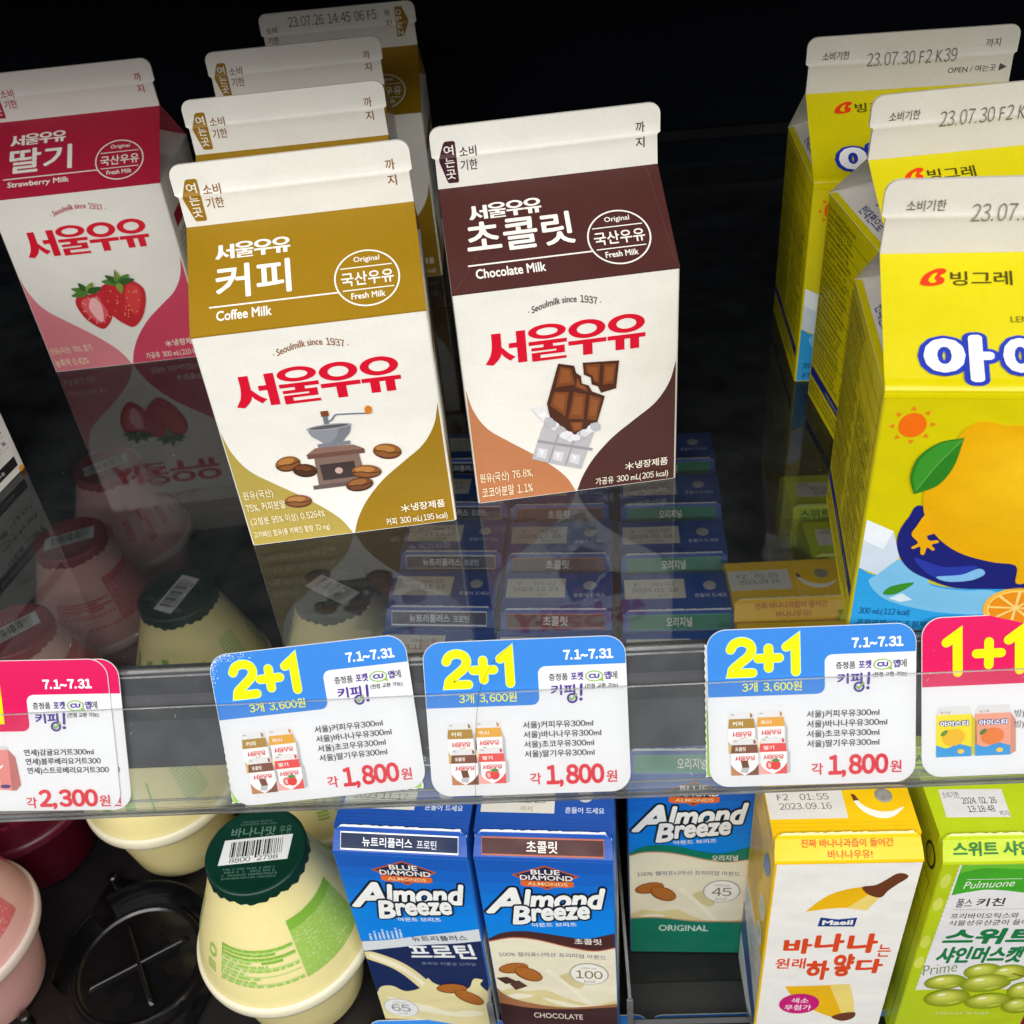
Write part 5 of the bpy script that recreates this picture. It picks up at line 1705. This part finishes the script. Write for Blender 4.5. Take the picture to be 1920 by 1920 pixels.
def banana_pack(label):
    root = empty('drink_pack')
    tag(root, label, 'drink pack', 'yellow banana milk packs')
    Y = '#F2C312'
    pt, pr = 125.2, 132.4
    mb, ml, mt, fr, ff, ft = pack_shell(root, '#EFEDE8', Y, '#EFE2A8', pt, pr, Y)
    a = Art(mb, fr, 1, 0.36)
    a.rect(0.9, 0.6, PW - 0.4, pt - 0.4, '#EFEDE8', 0)
    a.poly(spline([(12.8, 96.4), (16.4, 102.4), (20.4, 107.0), (25.4, 109.8), (30.6, 111.2)], 5) + [(36.8, 104.8), (33.6, 96.6)] + spline([(33.6, 96.6), (26.6, 98.4), (19.4, 97.8), (12.8, 96.4)], 5), '#EDB814', 1)
    a.poly([(26.6, 98.4), (33.8, 107.6), (36.9, 104.8), (33.6, 96.6)], '#F0D878', 2)
    a.poly(spline([(30.4, 111.2), (34.6, 112.2), (38.0, 115.6), (40.6, 118.6), (43.4, 118.6), (44.6, 116.4), (41.8, 112.6), (39.2, 108.8), (37.6, 105.0), (35.0, 105.2), (32.0, 107.6)], 5, True), '#6B3A22', 3)
    a.poly([(17.8, 86.9), (30.6, 86.5), (31.0, 92.2), (24.4, 91.2), (18.4, 92.6)], '#1E3A86', 1)
    a.text('Maeil', 19.2, 87.7, 29.8, 90.9, '#F2F1EC', 2, 0.04)
    OR = '#DE4A22'
    for ch, x0, y0, x1, y1 in (('바', 7.0, 68.6, 17.2, 79.0), ('나', 18.0, 69.8, 28.4, 82.2), ('나', 29.6, 68.8, 40.2, 82.0), ('는', 40.8, 66.2, 45.4, 74.6),
                               ('하', 16.4, 50.0, 25.0, 64.0), ('얗', 26.0, 52.4, 33.4, 68.4), ('다', 34.4, 54.6, 44.0, 64.8)):
        a.text(ch, x0, y0, x1, y1, OR, 1 + x0 * 0.05, 0.044 if ch != '는' else 0.012)
    a.text('원래', 5.0, 58.2, 16.0, 65.6, OR, 1, 0.022)
    a.poly(spline([(9.8, 45.4), (13.6, 37.0), (19.2, 29.6), (24.6, 25.0), (29.6, 21.6)], 5) + [(37.8, 25.4)] + spline([(37.8, 25.4), (36.6, 34), (33.8, 46.8)], 5) + spline([(33.8, 46.8), (22, 45.8), (9.8, 45.4)], 4), '#EDB814', 1)
    a.poly([(26.2, 46.4), (33.8, 46.8)] + spline([(33.8, 46.8), (36.6, 34), (37.8, 25.4)], 4) + [(33.2, 24.2)], '#F0D878', 2)
    a.poly(spline([(29.6, 21.6), (33.0, 24.6), (38.0, 25.4), (38.0, 21.0), (34, 18.6)], 4, True), '#6B3A22', 3)
    a.ell(16.2, 32.4, 7.6, 7.6, '#C91C78', 4)
    a.text('색소', 13.0, 33.0, 19.6, 37.0, '#F6E9F0', 5, 0.016)
    a.text('무첨가', 10.8, 27.6, 21.0, 31.8, '#F6E9F0', 5, 0.016)
    for i, f2 in enumerate((Fr((-PW / 2 * MM, PD * MM, 0), (0, -1, 0), (0, 0, 1)), Fr((PW / 2 * MM, 0, 0), (0, 1, 0), (0, 0, 1)))):
        s = Art(mb, f2, 1, 0.36)
        s.rect(0.6, 0.6, PD - 0.8, 62, '#D9DCDE', 0)
        s.poly([(0.6, 44), (PD - 0.8, 24), (PD - 0.8, 12), (0.6, 22)], '#3E5A94', 1)
        s.fine(3, 66, 26, 112, 2.4, '#A86A1E', 1, 0.9, random.Random(70 + i))
        s.fine(3, 28, PD - 4, 60, 2.2, '#6E7482', 2, 0.9, random.Random(80 + i))
        for k in range(3):
            s.ell(PD - 8, 86 - k * 17, 4.2, 6.6, '#E9E6D8', 2, -8)
            s.fine(PD - 10.6, 82 - k * 17, PD - 5.4, 89 - k * 17, 1.6, '#5A6A9A', 3, 0.9, random.Random(90 + k))
        s.poly(spline([(24, 104), (31, 108), (34, 116), (29, 118), (25, 112)], 4, True), '#5C86B4', 2)
    mb.build('body', root)
    f = Art(ml, ff, 1, 0.36)
    f.text('진짜 바나나과즙이 들어간', 9.0, 5.2, 39.0, 8.0, '#CF5A16', 1, 0.008)
    f.text('바나나우유!', 17.6, 1.4, 32.0, 4.3, '#CF5A16', 1, 0.008)
    ml.build('slanted_lip', root)
    t = Art(mt, ft, 1, 0.36)
    t.rect(0.3, 6.6, 26.2, 19.2, '#DCD9D2', 0)
    t.text('F2   01:55', 4.0, 14.2, 21.4, 16.8, '#5E5C58', 1, -0.004)
    t.text('2023.09.16', 4.2, 10.4, 21.6, 13.0, '#5E5C58', 1, -0.004)
    t.poly(spline([(29.4, 13.4), (31.4, 9.4), (35.6, 6.6), (40.4, 6.6), (44.6, 9.6), (45.0, 10.6), (41, 9.0), (36.4, 9.2), (32.6, 11.2), (30.4, 14.0)], 5, True), '#F3F0E4', 1)
    t.poly([(29.0, 16.2), (30.2, 16.0), (31.2, 13.6), (29.4, 13.4)], '#6B3A22', 2)
    for k in range(3):
        t.rect(0.4, 1.6 + k * 1.6, PW - 0.4, 1.75 + k * 1.6, '#D9AC10', 0)
    tp = mt.build('top_panel', root)
    foil_seal(tp, (39.8 - PW / 2) * MM, (6.1 + 15.4) * MM, (pr - 0.7) * MM, '#9A9790')
    return root


row(banana_pack(''), 0.0936, -0.0137, range(4), (0.0017, 0.0384), -1.1,
    labels('yellow banana milk pack', 'white fronted yellow banana milk pack with a half peeled banana picture, front of its row', 4))


def grape_pack(label):
    root = empty('drink_pack')
    tag(root, label, 'drink pack', 'lime green grape drink packs')
    G = '#B7CC1E'
    pt, pr = 121.6, 128.8
    mb, ml, mt, fr, ff, ft = pack_shell(root, G, G, '#DCE29A', pt, pr, G)
    a = Art(mb, fr, 1, 0.3)
    edge = [(3.6 + 1.9 * (y - 40) / 82 + (0.35 if k % 2 else 0), y) for k, y in enumerate([40 + 82 * i / 60 for i in range(60)])]
    a.poly(edge + [(5.4, 121.2), (48.2, 121.2), (48.2, 40)], '#E6E4E6', 1)
    a.poly([(6.0, 103.6)] + spline([(6.0, 103.6), (12, 105.6), (18.5, 106.6), (30, 104.4), (48.2, 98)], 5) + [(48.2, 121.2), (6.4, 121.2)], '#46A82C', 2)
    a.poly([(6.4, 116.8)] + spline([(6.4, 116.8), (14, 119.4), (26, 118.6), (48.2, 118)], 5) + [(48.2, 121.2), (6.4, 121.2)], '#6CC034', 3)
    a.rect(9.4, 112.9, 27.4, 113.2, '#DDEBD2', 4)
    a.line('Pulmuone', (9.0, 107.6), (25.6, 108.6), 4.2, '#E9F2E0', 4, 0.0, shear=0.25)
    a.text('풀스', 8.5, 96.2, 13.8, 101.4, '#4A4C4A', 3, 0.004)
    a.text('키친', 15.2, 96.6, 24.6, 101.6, '#3E403E', 3, 0.018)
    for k in range(40):
        a.rect(8.4 + k * 0.98, 94.6, 8.9 + k * 0.98, 94.85, '#8A6A70', 3)
    a.text('프리바이오틱스와', 8.0, 89.0, 31.0, 92.4, '#5E605E', 3, 0.004)
    a.text('식물성유산균이 들어간', 8.2, 84.6, 38.6, 88.0, '#5E605E', 3, 0.004)
    a.text('스위트', 7.8, 72.0, 40.6, 82.6, '#1E7A44', 3, 0.045, shear=0.08)
    a.text('샤인머스캣', 7.6, 59.2, 38.0, 70.6, '#1E7A44', 3, 0.045, shear=0.1)
    a.line('Prime', (4.8, 50.6), (17, 53.6), 7.0, '#6F8A3A', 3, -0.012, shear=0.3)
    GR_ = (('#A9B62C', '#C9D24A', '#E6EBA0'),)
    for cx, cy, rx, ry in ((26, 53.4, 6.8, 5.6), (35.4, 51.8, 7.0, 6.2), (13.8, 46.0, 7.6, 5.4), (28.6, 44.8, 9.2, 6.6), (43.4, 39.0, 5.6, 6.6), (16.4, 34.2, 8.4, 6.6), (32.0, 31.6, 8.4, 6.0), (44, 28, 6, 6)):
        l = 4 + (60 - cy) * 0.12
        for q in range(8):
            t = q / 7
            c = '#%02X%02X%02X' % (int(0x86 + t * 0x4E), int(0x96 + t * 0x42), int(0x1A + t * 0x48))
            a.ell(cx - 1.3 * t * rx / 8, cy + 2.0 * t * ry / 7, rx * (1 - 0.62 * t), ry * (1 - 0.66 * t), c, l + q * 0.12, 8)
        a.ell(cx - 2.4 * rx / 8, cy + 2.8 * ry / 7, rx * 0.2, ry * 0.13, '#F2F4CC', l + 1.0, 14)
        a.ell(cx + 2.6 * rx / 8, cy - 3.6 * ry / 7, rx * 0.3, ry * 0.12, '#BCC84A', l + 1.0, 20)
    a.poly(spline([(40, 56), (44, 62), (48.2, 62), (48.2, 50), (44, 52)], 4, True), '#5E8A2A', 3.5)
    a.stroke([(37, 52), (42, 49.4), (48, 47.6)], 0.5, '#7A5A34', 8.6)
    for cx, cy in ((2.4, 98), (2.0, 74), (2.6, 112), (2.0, 60)):
        a.ell(cx, cy, 1.7, 4.2, '#D3DA5A', 0.5)
    a.text('190 mL(70 kcal)', 14, 20.4, 34, 23.2, '#E9EFB0', 2, 0.0)
    for i, f2 in enumerate((Fr((-PW / 2 * MM, PD * MM, 0), (0, -1, 0), (0, 0, 1)), Fr((PW / 2 * MM, 0, 0), (0, 1, 0), (0, 0, 1)))):
        s = Art(mb, f2, 1, 0.3)
        for q in ([(4, 6), (PD - 5, 6), (PD - 5, 6.25), (4, 6.25)], [(4, 100), (PD - 5, 104), (PD - 5, 104.25), (4, 100.25)], [(PD - 5.2, 6), (PD - 4.95, 6), (PD - 4.95, 104.2), (PD - 5.2, 104.2)]):
            s.poly(q, '#5E7018', 1)
        s.fine(6, 8, PD - 7, 96, 2.2, '#76881E', 1, 0.9, random.Random(100 + i))
        s.ell(PD - 9, 114, 4.6, 5.4, '#23261E', 1)
        s.ell(PD - 9, 114, 3.4, 4.2, '#B7CC1E', 2)
        s.fine(PD - 11.6, 110.6, PD - 6.4, 117.4, 1.6, '#23261E', 3, 0.9, random.Random(99))
    mb.build('body', root)
    f = Art(ml, ff, 1, 0.3)
    f.text('스위트 샤인머스캣', 3.6, 2.6, 44, 7.4, '#1E7234', 1, 0.026)
    ml.build('slanted_lip', root)
    t = Art(mt, ft, 1, 0.3)
    t.poly([(4.2, 7.6), (25.2, 7.2), (25.8, 18.6), (4.8, 19.0)], '#DCDAD8', 0)
    t.text('소비기한', 5.4, 15.2, 11.0, 18.0, '#77756F', 1, 0.0)
    t.text('2024. 02. 26', 11.2, 12.8, 22.6, 15.4, '#34342F', 1, 0.002)
    t.text('13:18:48', 12.2, 9.4, 21.0, 12.0, '#34342F', 1, 0.002)
    t.text('까지', 22.0, 7.6, 25.0, 9.8, '#77756F', 1, 0.0)
    mt.build('top_panel', root)
    return root


row(grape_pack(''), 0.1489, -0.0137, range(6), (-0.0026, 0.0364), -1.0,
    labels('lime green grape drink pack', 'lime green grape drink pack with serrated white label, front of its row', 6))
root = empty('drink_pack')
tag(root, 'magenta drink pack, only a corner showing beside the front lime green pack', 'drink pack')
mb, ml, mt, fr, ff, ft = pack_shell(root, '#C01E6A', '#C01E6A', '#E4A8C4')
for nm, q in (('body', mb), ('slanted_lip', ml), ('top_panel', mt)):
    q.build(nm, root)
place(root, 0.2000, -0.0150, FZ, 0)

# tops of the next row of price cards
mb = MB()
card_base(mb, '#E1E1E4')
a = Art(mb, Fr((-TW / 2 * MM, -TH / 2 * MM, 0), (1, 0, 0), (0, 1, 0)), 1, 0.3, var=0.03, bump=0.0)
r = 5.45
top = [(TW - 0.15 - r + r * math.cos(R(t * 11.25)), TH - 0.15 - r + r * math.sin(R(t * 11.25))) for t in range(9)]
top += [(0.15 + r + r * math.cos(R(90 + t * 11.25)), TH - 0.15 - r + r * math.sin(R(90 + t * 11.25))) for t in range(9)]
a.poly(top + [(0.15, 27.3), (TW - 0.15, 27.3)], BLUE, 0)
cl = mb.build('price_card')
for k, (x, zz, lb) in enumerate(((-0.0605, -0.2205, 'top edge of a blue price card below the navy protein pack'), (-0.0005, -0.2212, 'top edge of a blue price card below the brown wave pack'),
                                 (0.0580, -0.2219, 'top edge of a blue price card below the empty place'), (0.1220, -0.2226, 'top edge of a blue price card below the white fronted banana pack'))):
    o = cl if k == 0 else copy_tree(cl)
    card_place(o, x, -15.5, 0, 0, zz)
    tag(o, lb, 'price card', 'blue price cards of the lower shelf')
